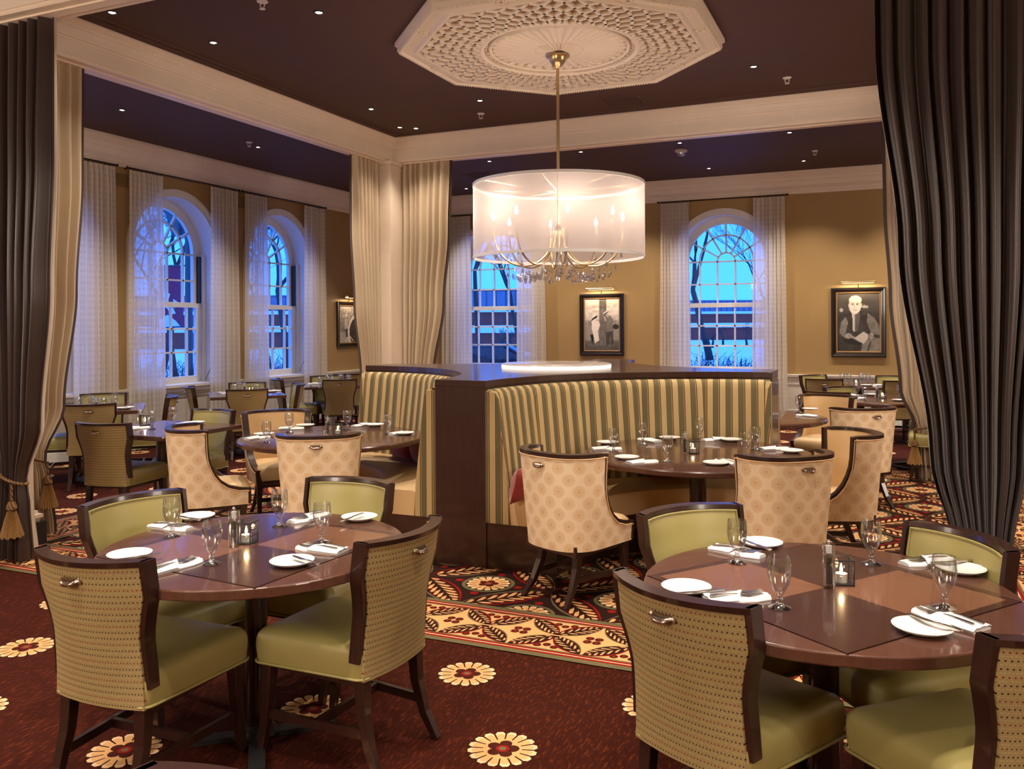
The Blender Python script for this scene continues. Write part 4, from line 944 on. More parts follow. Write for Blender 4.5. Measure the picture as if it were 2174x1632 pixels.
# ------------------------------------------------------------------ drapes
def rebase(t, p):
    t.location = p
    for c in t.children: c.location = c.location - Vector(p)
def drape(name, label, cat, wp, rows, folds, amp, mats, tie=None, lining=True, group=None, uvs=None, seed=1, lead=1):
    """wp(a, d, z) maps along-wall, depth and height to the world; rows = [(z, a0, a1, fold gain)] from the top down"""
    rg = random.Random(seed); ph = [rg.uniform(0, 6.28) for _ in range(4)]; fr = [rg.uniform(.75, 1.35) for _ in range(3)]
    t = thing(name, label, cat, (0, 0, 0), 0, group)
    zs = [r[0] for r in rows]; NV, NU = 46, int(folds * 10)
    def rowat(z):
        for r0, r1 in zip(rows, rows[1:]):
            if z <= r0[0] + 1e-6 and z >= r1[0] - 1e-6:
                k = (r0[0] - z) / max(1e-6, r0[0] - r1[0]); k = k * k * (3 - 2 * k) if len(rows) > 3 else k
                return [r0[i] + (r1[i] - r0[i]) * k for i in (1, 2, 3)]
        return list(rows[-1][1:])
    def fn(u, v, off):
        z = zs[0] + (zs[-1] - zs[0]) * v; a0, a1, g = rowat(z); w_ = u * folds * 2 * math.pi
        q = u + .018 * math.sin(w_ * .31 + ph[0]) + .012 * math.sin(w_ * .57 + ph[1]); q = min(1, max(0, q)) if 0 < u < 1 else u
        d = amp * g * (math.sin(w_ * 1.0 + .9 * math.sin(w_ * .23 * fr[0] + ph[2])) + .35 * math.sin(w_ * 1.9 * fr[1] + ph[3]) * v)
        return wp(a0 + (a1 - a0) * q, d + off, z)
    W = abs(rows[0][2] - rows[0][1]) * 1.9
    m = MB(); m.grid(lambda u, v: fn(u, v, 0), NU, NV, uvf=lambda u, v: (u * W, (zs[0] - zs[-1]) * v)); m.obj('outer_cloth' if lining else 'cloth', mats[0], t, True, 180)
    if lining:
        m = MB(); m.grid(lambda u, v: fn(u, v, .012), NU, NV, flip=True); m.obj('lining', mats[1], t, True, 180)
        m = MB(); m.grid(lambda u, v: fn(0, v, .012 * u), 1, NV); m.grid(lambda u, v: fn(1, v, .012 * u), 1, NV)
        if mats[0] is M['drape_cream']:           # the dark backing turns forward at the leading edge
            k = -1 if lead == 0 else 1; dv = wp(k, 0, 0) - wp(0, 0, 0)
            m.grid(lambda u, v: tuple(Vector(fn(lead, v, .006)) + dv * (.034 * u)), 1, NV); m.grid(lambda u, v: tuple(Vector(fn(lead, v, .010)) + dv * (.034 * u)), 1, NV, flip=True)
        m.obj('edge_hem', mats[1] if mats[0] is M['drape_cream'] else mats[0], t)
    if tie:
        (za, col, da, tas) = tie                 # tie height, column end (a, d, z), swag offset, tassel switch
        a0, a1, g = rowat(za); th = amp * g + .025; lo, hi = min(a0, a1), max(a0, a1); c = (lo + hi) / 2
        ring = [Vector(wp(c + (hi - c + .012) * math.cos(q), .006 + th * math.sin(q), za - .03 * math.cos(q) * (1 if col[0] < c else -1))) for q in [2 * math.pi * i / 20 for i in range(20)]]
        m = MB(); m.tube(ring, .011, 7, closed=True)
        e = Vector(wp(*col)); s_ = Vector(wp(lo if col[0] < c else hi, .0, za + .02)); m.tube([s_.lerp(e, i / 10) - Vector((0, 0, .06 * math.sin(math.pi * i / 10))) for i in range(11)], .011, 7); m.obj('tie_rope', M['rope'], t, True)
        if tas:
            p = Vector(wp(c + da, -th - .03, za - .02)); m = MB(); m.tube([p + Vector((0, 0, 0)), p - Vector((0, 0, .12))], .009, 6); m.lathe([(0, 0), (.022, -.006), (.032, -.03), (.034, -.055), (.02, -.065), (.026, -.075)], 14, M=Matrix.Translation(p - Vector((0, 0, .11))), cap=False); m.obj('tassel_knot', M['rope'], t, True)
            m = MB(); n = 26; vs = []
            m.grid(lambda u, v: tuple(p + Vector(((.026 + .045 * v + .004 * math.sin(n * 2 * math.pi * u)) * math.cos(2 * math.pi * u), (.026 + .045 * v + .004 * math.sin(n * 2 * math.pi * u)) * math.sin(2 * math.pi * u), -.18 - .17 * v - .006 * math.sin(11 * u * 6.28) * v))), n * 4, 4, closeu=True); m.obj('tassel_fringe', M['fringe'], t, True, 60)
    rebase(t, wp((rows[0][1] + rows[0][2]) / 2, 0, 0)); return t
n = NT('twisted_gold_rope'); wv = n.n('ShaderNodeTexWave'); wv.inputs['Scale'].default_value = 18; wv.inputs['Distortion'].default_value = 1; n.l(n.co('Object', (1, 1, 1), (.6, .6, 0)), wv.inputs['Vector'])
M['rope'] = n.base(n.mix(wv.outputs[0], lin(58, 32, 20), lin(142, 104, 54)), .5)
n = NT('gold_fringe'); f = n.noise(n.co('Object', (90, 90, 4)), 3, 3); M['fringe'] = n.base(n.mix(f, lin(92, 60, 28), lin(178, 136, 76)), .5)
near = lambda a, d, z: Vector((a, 4.0 + d, z))           # in the near opening; outer face towards the camera
DM = (M['drape_dark'], M['drape_cream']); CM = (M['drape_cream'], M['drape_dark'])
def rows(z0, a0, a1, zt, t0, t1, b0, b1, f1=.22, f2=.54): return [(z0, a0, a1, .75), (z0 - .9, a0 + .02 * (a1 - a0), a1 - .03 * (a1 - a0), 1.0), ((z0 + zt) / 2 - .25, a0 + (t0 - a0) * f1, a1 + (t1 - a1) * f1, 1.05), (zt + .38, a0 + (t0 - a0) * f2, a1 + (t1 - a1) * f2, .8), (zt, t0, t1, .55), (zt - .16, (t0 + b0) / 2, (t1 + b1) / 2, .7), (.012, b0, b1, 1.0)]
drape('drape', 'dark brown satin drape tied back in front of the left column', 'curtain', near, rows(3.69, -5.12, -5.80, .56, -5.41, -5.62, -5.36, -5.64), 7, .055, DM, (.56, (-5.90, .0, .78), .10, True), group='lined satin drapes', seed=2)
drape('drape', 'dark brown satin drape hanging in wide folds at the right edge', 'curtain', near, rows(3.69, -.05, .66, .66, .25, .47, .22, .50, .33, .72), 10, .042, DM, (.66, (.80, .0, .88), -.08, True), group='lined satin drapes', seed=5)
lft = lambda a, d, z: Vector((GX0 - .11 - d, a, z))       # in the left beam line; outer face towards the coffer
drape('drape', 'cream satin drape tied back beyond the left column', 'curtain', lft, rows(3.69, 4.34, 4.90, .60, 4.40, 4.54, 4.40, 4.62), 6, .045, CM, (.60, (4.30, .05, .72), .06, True), group='lined satin drapes', seed=3)
drape('drape', 'cream satin drape on the window side of the inner corner column', 'curtain', lft, rows(3.69, 8.74, 9.36, .60, 9.14, 9.30, 9.02, 9.34), 7, .045, CM, (.60, (9.36, .05, .72), .0, False), group='lined satin drapes', seed=4, lead=0)
bck = lambda a, d, z: Vector((a, GY1 + .11 + d, z))
drape('drape', 'cream satin drape on the picture side of the inner corner column', 'curtain', bck, rows(3.69, -5.80, -5.04, .60, -5.74, -5.52, -5.76, -5.42), 8, .045, CM, (.60, (-5.8, .05, .72), .0, False), group='lined satin drapes', seed=6)
drape('drape', 'cream drape far behind the dark right drape, only its edge and tassel showing', 'curtain', bck, rows(3.69, .0, .66, .55, .28, .48, .30, .60), 7, .045, CM, (.55, (.70, .05, .70), -.12, True), group='lined satin drapes', seed=8, lead=0)
rgt = lambda a, d, z: Vector((GX1 + .11 + d, a, z))
drape('drape', 'cream drape in the right opening behind the dark drape', 'curtain', rgt, rows(3.69, 8.74, 9.36, .60, 9.14, 9.30, 9.02, 9.34), 7, .045, CM, None, group='lined satin drapes', seed=9, lead=0)
# sheers on their rods
sA = lambda a, d, z: Vector((XL + .12 + d, a, z)); sB = lambda a, d, z: Vector((a, YB - .12 - d, z))
def sheer(wp, a0, a1, label, seed): 
    return drape('sheer_curtain', label, 'curtain', wp, [(3.62, a0, a1, .5), (3.5, a0, a1, 1.0), (.9, a0 - .05 * (a1 - a0), a1 + .05 * (a1 - a0), 1.1), (.015, a0 - .08 * (a1 - a0), a1 + .08 * (a1 - a0), 1.2)], 8, .022, (M['sheer'],), None, False, 'white checked sheers', seed=seed)
k = 20
for wp, lst in ((sA, [(5.74, 6.30, 'white checked sheer left of the first window, behind the cream drape'), (7.26, 7.82, 'white checked sheer right of the first window'), (8.05, 8.62, 'white checked sheer left of the second window'), (9.50, 10.05, 'white checked sheer right of the second window'), (10.19, 10.72, 'white checked sheer left of the third window'), (11.66, 12.20, 'white checked sheer right of the third window, by the small photograph')]),
                (sB, [(-7.60, -7.03, 'white checked sheer left of the back window, beside the cream drape'), (-6.07, -5.56, 'white checked sheer right of the back window, below the drum shade'), (-3.46, -2.98, 'white checked sheer left of the window between the photographs'), (-1.95, -1.46, 'white checked sheer right of the window between the photographs')])):
    for a0, a1, lab in lst: sheer(wp, a0, a1, lab, k); k += 1
def rod(wp, a0, a1, label):
    t = thing('curtain_rod', label, 'curtain rod', (0, 0, 0), group='thin bronze curtain rods'); m = MB(); m.tube([wp(a0, 0, 3.645), wp(a1, 0, 3.645)], .011, 8); m.obj('pole', M['pewter_dark'], t, True)
    for a in (a0, a1):
        m = MB(); m.lathe([(0, -.02), (.014, -.014), (.02, 0), (.014, .014), (0, .02)], 10, M=Matrix.Translation(wp(a, 0, 3.645)), cap=False); m.obj('finial', M['pewter_dark'], t, True)
        q = wp(a + (.06 if a == a0 else -.06), 0, 3.645); q2 = wp(a + (.06 if a == a0 else -.06), -.12, 3.645); m = MB(); m.tube([q, q2], .007, 6); m.obj('bracket', M['pewter_dark'], t)
    g = MB(); g.lathe([(.013, -.003), (.018, -.003), (.018, .003), (.013, .003)], 10, close=True)
    ax = Matrix.Rotation(R(90), 4, 'X') if abs((wp(1, 0, 0) - wp(0, 0, 0)).y) > .5 else Matrix.Rotation(R(90), 4, 'Y'); g.v = [tuple(ax @ Vector(p)) for p in g.v]; gm = g.mesh('ring', M['pewter_dark'], True); w_ = .56
    for i in range(9):
        for s_ in (a0 + .05 + (w_ - .06) * i / 8, a1 - .05 - (w_ - .06) * i / 8): inst('ring', gm, t, wp(s_, 0, 3.638))
    rebase(t, wp((a0 + a1) / 2, 0, 3.645))
M['pewter_dark'] = plain('dark_bronze', (.05, .035, .03), .45, .6)
for a0, a1, lab in ((5.72, 7.86, 'bronze curtain rod over the first window'), (8.02, 10.08, 'bronze curtain rod over the second window'), (10.15, 12.24, 'bronze curtain rod over the third window')): rod(sA, a0, a1, lab)
for a0, a1, lab in ((-7.64, -5.52, 'bronze curtain rod over the back window behind the drum shade'), (-3.50, -1.42, 'bronze curtain rod over the window between the photographs')): rod(sB, a0, a1, lab)

# ------------------------------------------------------------------ framed photographs with picture lights
def print_mesh(name, wd, ht, paint, nx=72, ny=104):
    """flat monochrome print: a fine grid whose colour attribute holds the picture"""
    mb = MB(); mb.grid(lambda u, v: ((u - .5) * wd, 0, (v - .5) * ht), nx, ny); me = mb.mesh(name, M['print'])
    ca = me.color_attributes.new('print', 'FLOAT_COLOR', 'POINT')
    buf = []
    for j in range(ny + 1):
        for i in range(nx + 1):
            g = max(0, min(1, paint(i / nx, 1 - j / ny))); g = g ** 1.8; buf += [g * 1.0, g * .88, g * .78, 1]
    ca.data.foreach_set('color', buf); return me
n = NT('photo_print'); at_ = n.n('ShaderNodeAttribute'); at_.attribute_name = 'print'; M['print'] = n.base(at_.outputs[0], .35, spec=.4)
def sd_seg(x, y, ax, ay, bx, by):
    px, py, vx, vy = x - ax, y - ay, bx - ax, by - ay; h = max(0, min(1, (px * vx + py * vy) / (vx * vx + vy * vy))); return math.hypot(px - vx * h, py - vy * h)
def ell(x, y, cx, cy, rx, ry): return math.hypot((x - cx) / rx, (y - cy) / ry)
def nz(x, y, s):
    def h(i, j): q = math.sin(i * 127.1 + j * 311.7) * 43758.5453; return 2 * (q - math.floor(q)) - 1
    def val(a, b):
        i, j = math.floor(a), math.floor(b); u, v = a - i, b - j; u, v = u * u * (3 - 2 * u), v * v * (3 - 2 * v)
        return (h(i, j) * (1 - u) + h(i + 1, j) * u) * (1 - v) + (h(i, j + 1) * (1 - u) + h(i + 1, j + 1) * u) * v
    return .65 * val(x * s, y * s * 1.3) + .35 * val(x * s * 2.1 + 9, y * s * 2.7 + 5)
def poly_in(x, y, P):
    c = False; j = len(P) - 1
    for i in range(len(P)):
        (xi, yi), (xj, yj) = P[i], P[j]
        if (yi > y) != (yj > y) and x < (xj - xi) * (y - yi) / (yj - yi) + xi: c = not c
        j = i
    return c
def portrait(x, y):                             # seated man in a dark suit holding papers
    g = .30 - .34 * y + .02 * nz(x, y, 4); 
    if y > .62: g = .10 + .02 * nz(x, y, 6)
    if poly_in(x, y, [(0, .62), (.08, .45), (.2, .36), (.38, .30), (.55, .30), (.78, .33), (.92, .46), (1, .62), (1, 1), (.05, 1)]): g = .16 + .05 * nz(x, y, 9)
    if poly_in(x, y, [(.72, .34), (.86, .42), (1, .58), (1, .72), (.80, .70), (.70, .50)]): g = .40 + .1 * nz(x, y, 12)
    if poly_in(x, y, [(.05, .66), (.1, .5), (.2, .40), (.26, .50), (.2, .68), (.12, .75)]): g = .42 + .12 * nz(x, y, 12)
    if poly_in(x, y, [(.36, .31), (.52, .31), (.54, .42), (.48, .66), (.40, .66), (.37, .5)]): g = .62 if x < .43 else .30 + .06 * nz(x, y, 14)
    if sd_seg(x, y, .37, .34, .39, .64) < .014: g = .8
    if poly_in(x, y, [(.36, .305), (.42, .325), (.50, .30), (.49, .345), (.42, .335), (.36, .345)]): g = .08
    if poly_in(x, y, [(.60, .80), (.8, .74), (1, .78), (1, 1), (.56, 1)]): g = .44 + .10 * nz(x, y, 10)
    if sd_seg(x, y, .72, .98, .78, .84) < .02: g = .2
    e = ell(x, y, .42, .205, .145, .155)
    if e < 1: g = .82 - .25 * max(0, (.36 - x) * 4) + .02 * nz(x, y, 14)
    if ell(x, y, .43, .12, .15, .075) < 1 or (e < 1.05 and y < .14): g = .97
    if e < 1:
        for ex in (.37, .475):
            if ell(x, y, ex, .195, .026, .011) < 1: g = .34
            if ell(x, y, ex, .178, .036, .007) < 1: g = .55
        if sd_seg(x, y, .415, .20, .405, .25) < .010: g = .62
        if ell(x, y, .425, .287, .042, .008) < 1: g = .42
    if ell(x, y, .575, .215, .022, .035) < 1: g = .66
    if poly_in(x, y, [(.42, .76), (.62, .66), (.73, .71), (.72, .78), (.62, .87), (.44, .80)]): g = .74
    if ell(x, y, .26, .735, .10, .045) < 1 or sd_seg(x, y, .30, .73, .42, .775) < .018: g = .55 + .12 * nz(x, y, 22)
    if ell(x, y, .80, .735, .055, .055) < 1: g = .56 + .14 * nz(x, y, 24)
    if poly_in(x, y, [(.14, .80), (.3, .78), (.56, .86), (.52, .9), (.2, .86)]): g = .1
    if ell(x, y, .1, .29, .045, .035) < 1 or ell(x, y, .64, .235, .05, .025) < 1 or ell(x, y, .70, .24, .03, .02) < 1: g = .62
    return g
def couple(x, y):                               # woman in white and man in a hat beside a tree
    g = .86 - .5 * max(0, y - .12) + .16 * nz(x, y, 16) * (1 if y > .08 else .2)
    if .42 < y < .56: g = .50 + .22 * nz(x, y, 26)
    if y > .56: g = .52 + .05 * nz(x, y, 18)
    if y > .80: g = .36 - .5 * (y - .82) + .06 * nz(x, y, 20)
    tw = .10 + .10 * max(0, (y - .66) / .2) ** 2
    if abs(x - (.53 if y < .7 else .52)) < tw and y < .90: g = .36 + .10 * nz(x * 3, y * .6, 20)
    if poly_in(x, y, [(.20, .43), (.28, .40), (.42, .44), (.45, .52), (.38, .62), (.42, .80), (.30, .86), (.24, .70), (.20, .56)]): g = .90 + .05 * nz(x, y, 20)
    if ell(x, y, .29, .385, .045, .035) < 1: g = .72
    if sd_seg(x, y, .22, .405, .35, .345) < .022: g = .10
    if sd_seg(x, y, .24, .42, .39, .365) < .010: g = .95
    if poly_in(x, y, [(.16, .70), (.24, .68), (.27, .76), (.22, .90)]): g = .12
    if poly_in(x, y, [(.62, .36), (.74, .32), (.82, .40), (.84, .62), (.62, .64), (.63, .46)]): g = .40 + .07 * nz(x, y, 30)
    if poly_in(x, y, [(.62, .64), (.82, .62), (.84, .88), (.76, .88), (.74, .70), (.72, .89), (.62, .90)]): g = .24 + .05 * nz(x, y, 26)
    if ell(x, y, .66, .315, .045, .036) < 1: g = .62
    if sd_seg(x, y, .56, .285, .69, .235) < .020: g = .80
    if sd_seg(x, y, .57, .295, .70, .25) < .008: g = .12
    if sd_seg(x, y, .60, .42, .58, .36) < .016: g = .7
    if ell(x, y, .90, .54, .09, .05) < 1: g = .16
    return g
def garden(x, y):                               # figure among foliage beside a wheel
    g = .60 + .22 * nz(x, y, 20) - .2 * y
    if y > .72: g = .62 + .1 * nz(x, y, 16)
    if poly_in(x, y, [(.28, .36), (.46, .34), (.5, .62), (.3, .64)]): g = .72
    if poly_in(x, y, [(.32, .62), (.5, .62), (.5, .84), (.36, .84)]): g = .26
    if ell(x, y, .39, .26, .06, .05) < 1: g = .8
    e = ell(x, y, 1.02, .72, .55, .50)
    if .82 < e < 1: g = .88
    elif e <= .82: g = .22 + .1 * nz(x, y, 30)
    if sd_seg(x, y, .55, .3, .55, .9) < .02 or sd_seg(x, y, .55, .8, .35, .96) < .016 or sd_seg(x, y, .55, .8, .8, .96) < .016: g = .85
    return g
def picture(loc, rz, wd, ht, paint, label, pw):
    t = thing('framed_photograph', label, 'picture', loc, rz)          # local: hangs on the plane y = 0, looking along -y
    fw = .085 * wd / .78
    def frame(o, wid, y0, y1, name, mat):
        a, b = wd / 2 - o - wid / 2, ht / 2 - o - wid / 2; mb = MB(); h = wid / 2
        mb.sweep([(-a, -y0, -b), (a, -y0, -b), (a, -y0, b), (-a, -y0, b)], [(-h, 0), (h, 0), (h, (y1 - y0) * .8), (h * .5, (y1 - y0)), (-h * .6, (y1 - y0) * .95), (-h, (y1 - y0) * .6)], closed=True, up=(0, -1, 0)); return mb.obj(name, mat, t)
    frame(0, fw * .55, 0, .045, 'frame', M['frame_black']); frame(fw * .5, fw * .35, 0, .028, 'inner_frame', M['frame_black']); frame(fw * .80, fw * .26, 0, .024, 'gilt_slip', M['gilt'])
    inst('print', print_mesh('print', wd - 2 * fw, ht - 2 * fw, paint), t, (0, -.012, 0))
    m = MB(); m.box(-wd / 2 + .01, wd / 2 - .01, -.010, -.002, -ht / 2 + .01, ht / 2 - .01); m.obj('backing', M['frame_black'], t)
    z = ht / 2 + .075; m = MB(); hl = .24 * wd / .78
    m.grid(lambda u, v: ((2 * u - 1) * hl, -.135 - .030 * math.cos(math.pi * (v * 1.25 - .1)), z + .030 * math.sin(math.pi * (v * 1.25 - .1))), 2, 14); m.obj('lamp_hood', M['brass'], t, True)
    m = MB(); m.tube([(-hl * .9, -.135, z + .004), (hl * .9, -.135, z + .004)], .007, 6); m.obj('lamp_tube', M['picture_bulb'], t, True)
    m = MB(); m.tube([(0, -.01, ht / 2 - .01), (0, -.06, z + .02), (0, -.12, z + .03)], .007, 6); m.obj('lamp_arm', M['brass'], t, True)
    mw = Matrix.Translation(loc) @ Matrix.Rotation(rz, 4, 'Z')
    lamp('picture_lamp', 'AREA', mw @ Vector((0, -.15, z - .006)), pw, (1, .74, .46), (mw @ Matrix.Rotation(R(28), 4, 'X')).to_euler(), shape='RECTANGLE', size=hl * 1.8, size_y=.02)
M['frame_black'] = plain('black_lacquer_frame', lin(26, 18, 16), .25, coat=.4); M['gilt'] = plain('gilt_beading', (.55, .33, .14), .4, .8); M['picture_bulb'] = emit('picture_lamp_tube', (1, .8, .55), 6)
picture((-.39, YB - .002, 1.615), 0, .785, 1.075, portrait, 'black framed portrait of a seated man in a suit holding papers', PICT_W)
picture((-4.53, YB - .002, 1.60), 0, .80, 1.075, couple, 'black framed photograph of a woman and a man by a tree', PICT_W)
picture((XL + .002, 13.05, 1.63), R(90), .70, .82, garden, 'small black framed photograph left of the corner drape', PICT_W * .7)

# ------------------------------------------------------------------ tableware
TZ = .745
gp = [(0, 0), (.033, 0), (.034, .002), (.028, .005), (.012, .012), (.008, .020), (.011, .027), (.007, .034), (.010, .042), (.018, .052), (.028, .072), (.0345, .098), (.0355, .115), (.034, .138), (.0315, .156), (.0300, .156), (.0325, .138), (.034, .115), (.033, .099), (.0265, .074), (.016, .056), (.006, .050), (0, .049)]
g_ = MB(); g_.lathe(gp, 28, cap=False); 
g_.mi = [1 if max(g_.v[i][2] for i in f) < .050 else 0 for f in g_.f]; GOB = g_.mesh('goblet', [M['glass'], M['glass_stem']], True, 50)
PLT = MB(); PLT.lathe([(0, .006), (.045, .006), (.058, .009), (.078, .0165), (.0795, .0175), (.0785, .0155), (.06, .0055), (.047, .001), (.044, 0), (0, 0)], 44, cap=False); PLT = PLT.mesh('bread_plate', M['porcelain'], True, 50)
kn = MB(); kn.loft([[(x, y * w_ - .0, z * h_) for y, z in ((-1, 0), (1, 0), (1, 1), (-1, 1))] for x, w_, h_ in ((-.085, .004, .003), (-.07, .0075, .0025), (-.02, .0085, .002), (0, .005, .003), (.01, .0045, .005), (.06, .006, .006), (.082, .0065, .006), (.085, .004, .004))]); KNM = kn.mesh('knife', M['steel'], True, 40)
fk = MB()
for i in range(4):
    y = -.009 + .006 * i; fk.loft([[(x, y + dy * w_, z + dz) for dy, dz in ((-1, 0), (1, 0), (1, .0016), (-1, .0016))] for x, w_, z in ((-.088, .0009, .004), (-.07, .0014, .001), (-.048, .0016, .0))])
fk.loft([[(x, dy * w_, z + dz * h_) for dy, dz in ((-1, 0), (1, 0), (1, 1), (-1, 1))] for x, w_, z, h_ in ((-.05, .011, 0, .0018), (-.036, .0108, 0, .002), (-.024, .006, .001, .0025), (-.012, .003, .004, .003), (.02, .0035, .006, .003), (.07, .0055, .003, .003), (.084, .005, .002, .003))]); FKM = fk.mesh('fork', M['steel'], True, 40)
def nap_h(u, v): 
    y = 2 * v - 1; return (.004 + .010 * (1 - y ** 4) * (.75 + .25 * math.sin(3 * u + 1)) + .0012 * math.sin(17 * v + 5 * u))
NB = MB(); LN, WN = .20, .082
def nb(u, v): x = (u - .5) * LN; tp = 1 - .35 * max(0, .25 - u) / .25; return (x, (v - .5) * WN * tp + .006 * (1 - tp), nap_h(u, v))
NB.grid(nb, 20, 12, flip=False); NB.grid(lambda u, v: (nb(u, v)[0], nb(u, v)[1], .0), 20, 12, flip=True)
for v in (0, 1): NB.grid(lambda a, b, v=v: (nb(a, v)[0], nb(a, v)[1], nb(a, v)[2] * b), 20, 1, flip=(v == 1))
for u in (0, 1): NB.grid(lambda a, b, u=u: (nb(u, a)[0], nb(u, a)[1], nb(u, a)[2] * b), 12, 1, flip=(u == 0))
NBM = NB.mesh('napkin_base', M['linen'], True, 60)
NP_ = MB()
def npk(u, v, o): 
    x0 = -.012 + .05 * (v - .5); x = x0 + (.101 - x0) * u; return (x, (v - .5) * (WN + .006), nap_h(.5 + x / LN, v) + .0035 + .004 * (1 - (2 * v - 1) ** 2) * (1 - u) + o)
NP_.slab(npk, 10, 12, 0, .0022); NPM = NP_.mesh('napkin_pocket', M['linen'], True, 60)
def goblet(p, label): return tag(inst('water_goblet', GOB, None, (p.x, p.y, TZ), random.uniform(0, 6)), label, 'goblet', 'stemmed water goblets')
def plate(p, label): return tag(inst('bread_plate', PLT, None, (p.x, p.y, TZ)), label, 'plate', 'white bread plates')
def napkin(a, b, label):
    c = (a + b) / 2; d = b - a; t = thing('napkin', label, 'napkin', (c.x, c.y, TZ + .0005), math.atan2(d.y, d.x), 'folded white napkins'); inst('base_fold', NBM, t); inst('pocket_fold', NPM, t); return t, math.atan2(d.y, d.x)
def fork(c, rz, off, label): return tag(inst('fork', FKM, None, (c.x - off * math.sin(rz) , c.y + off * math.cos(rz), TZ + .016), rz), label, 'fork', 'forks tucked into napkins')
def butter_knife(p, rz, label): return tag(inst('butter_knife', KNM, None, (p.x, p.y, TZ + .0185), rz), label, 'knife', 'butter knives on bread plates')
def setting(where, g=None, pl=None, nk=None, kn=None, flat=True):
    if g: goblet(at(*g, TZ), 'clear water goblet at ' + where)
    if pl:
        p = at(*pl, TZ); plate(p, 'round white bread plate at ' + where)
        if kn: a, b = at(*kn[0], TZ + .018), at(*kn[1], TZ + .018); butter_knife((a + b) / 2, math.atan2(b.y - a.y, b.x - a.x), 'butter knife on the bread plate at ' + where)
    if nk:
        a, b = at(*nk[0], TZ), at(*nk[1], TZ); t, rz = napkin(a, b, 'folded white napkin at ' + where)
        if flat:
            c = (a + b) / 2
            fork(c, rz, -.014, 'outer fork in the napkin at ' + where); fork(c + Vector((.012 * math.cos(rz), .012 * math.sin(rz), 0)), rz, .014, 'inner fork in the napkin at ' + where)
T1, T2, TR, TL = 'of the front left table', 'of the front right table', 'of the right booth table', 'of the left booth table'
setting('the near left place ' + T1, (450, 1197), (275, 1183), ((432, 1188), (305, 1222)), ((267, 1186), (317, 1180)))
setting('the curtain side place ' + T1, (365, 1139), (417, 1101), ((420, 1128), (314, 1115)), ((372, 1094), (428, 1106)))
setting('the far place ' + T1, (594, 1117), (763, 1103), ((612, 1113), (694, 1091)), ((722, 1107), (771, 1091)))
setting('the booth side place ' + T1, (684, 1151), (620, 1198), ((622, 1162), (742, 1175)), ((626, 1182), (672, 1198)))
setting('the near left place ' + T2, (1655, 1290), (1457, 1254), ((1627, 1268), (1503, 1276)), ((1440, 1260), (1528, 1254)))
setting('the booth side place ' + T2, (1565, 1195), (1617, 1158), ((1628, 1186), (1507, 1163)), ((1585, 1149), (1629, 1166)))
setting('the drape side place ' + T2, (1850, 1197), (2040, 1214), ((1899, 1203), (2030, 1186)), ((2000, 1194), (2045, 1192)))
setting('the near right place ' + T2, (2005, 1290), (1958, 1340), ((1921, 1290), (2114, 1350)), ((1930, 1304), (2041, 1342)))
setting('the dark panel side place ' + TR, (1302.6, 958), (1290, 942), ((1328, 953), (1248, 955)), None, False)
setting('the rear left place ' + TR, (1365, 943), (1422, 932), ((1352, 932), (1404, 940)), None, False)
setting('the rear right place ' + TR, (1486, 931), (1552, 936), ((1494, 936), (1535, 932)), None, False)
setting('the right end place ' + TR, (1604, 954), (1680, 960), ((1686, 952), (1601, 956)), None, False)
setting('the front right place ' + TR, (1582, 968), (1520, 986), ((1529, 979), (1560, 986)), None, True)
setting('the front left place ' + TR, (1417, 980), (1331, 974), ((1406, 979), (1321, 986)), None, False)
setting('the near window side place ' + TL, (566, 939), (560, 924), ((578, 927), (514, 935)), None, False)
setting('the rear window side place ' + TL, (614, 917), (648, 905), ((642, 910), (597, 911)), None, False)
setting('the rear booth side place ' + TL, (737, 911), (796, 904), ((744, 907), (787, 900)), None, False)
setting('the end panel side place ' + TL, (824, 921), (858, 922), ((883, 918), (822, 924)), None, False)
TA, TB_, TCn, TD = 'of the table by the left column', 'of the table under the first sheers', 'of the table before the second window', 'of the corner table by the third window'
setting('the near corner ' + TA, (323, 911), (276, 911), ((320, 907), (265, 914)), None, False)
setting('the far side ' + TA, (367, 901.5), (416, 899), ((425, 897), (368, 904)), None, False)
for g, w in (((166, 875), 'leftmost one'), ((195, 871), 'second one'), ((219, 876), 'third goblet'), ((243, 871), 'rightmost one')): goblet(at(*g, TZ), 'goblet behind a chair back, ' + w + ' ' + TB_)
setting('the right corner ' + TB_, None, (262, 868), ((247, 871), (287, 863)), None, False); setting('the left corner ' + TB_, None, None, ((121, 868), (140, 868)), None, False)
for g, w in (((499, 841), 'left goblet'), ((508, 837), 'middle one'), ((546, 841), 'right goblet')): goblet(at(*g, TZ), 'goblet above a chair back, ' + w + ' ' + TCn)
setting('the left corner ' + TCn, None, None, ((482, 836), (468, 834)), None, False); setting('the right corner ' + TCn, None, (575, 832), ((567, 832), (593, 830)), None, False)
for g, w in (((680, 823), 'leftmost goblet'), ((697, 818), 'second goblet'), ((724, 817), 'third goblet'), ((740, 818), 'goblet by the banquette')): goblet(at(*g, TZ), 'clear water goblet, ' + w + ' ' + TD)
setting('the near left corner ' + TD, None, None, ((652, 815), (684, 815)), None, False)
TE, TF, TG = 'of the round table below the portrait', 'of the table against the portrait wall', 'of the table beyond the right banquette'
for g, w in (((1818.5, 842), 'leftmost goblet'), ((1837, 850), 'front left goblet'), ((1910.5, 845), 'taller right goblet'), ((1930, 846), 'goblet by the drape')): goblet(at(*g, TZ), 'clear water goblet, ' + w + ' ' + TE)
setting('the front ' + TE, None, (1909, 851), ((1925, 851), (1946, 849)), None, False); setting('the left side ' + TE, None, (1847, 839), ((1792, 839), (1822, 841)), None, False); setting('the near left side ' + TE, None, None, ((1809, 848), (1833, 846)), None, False)
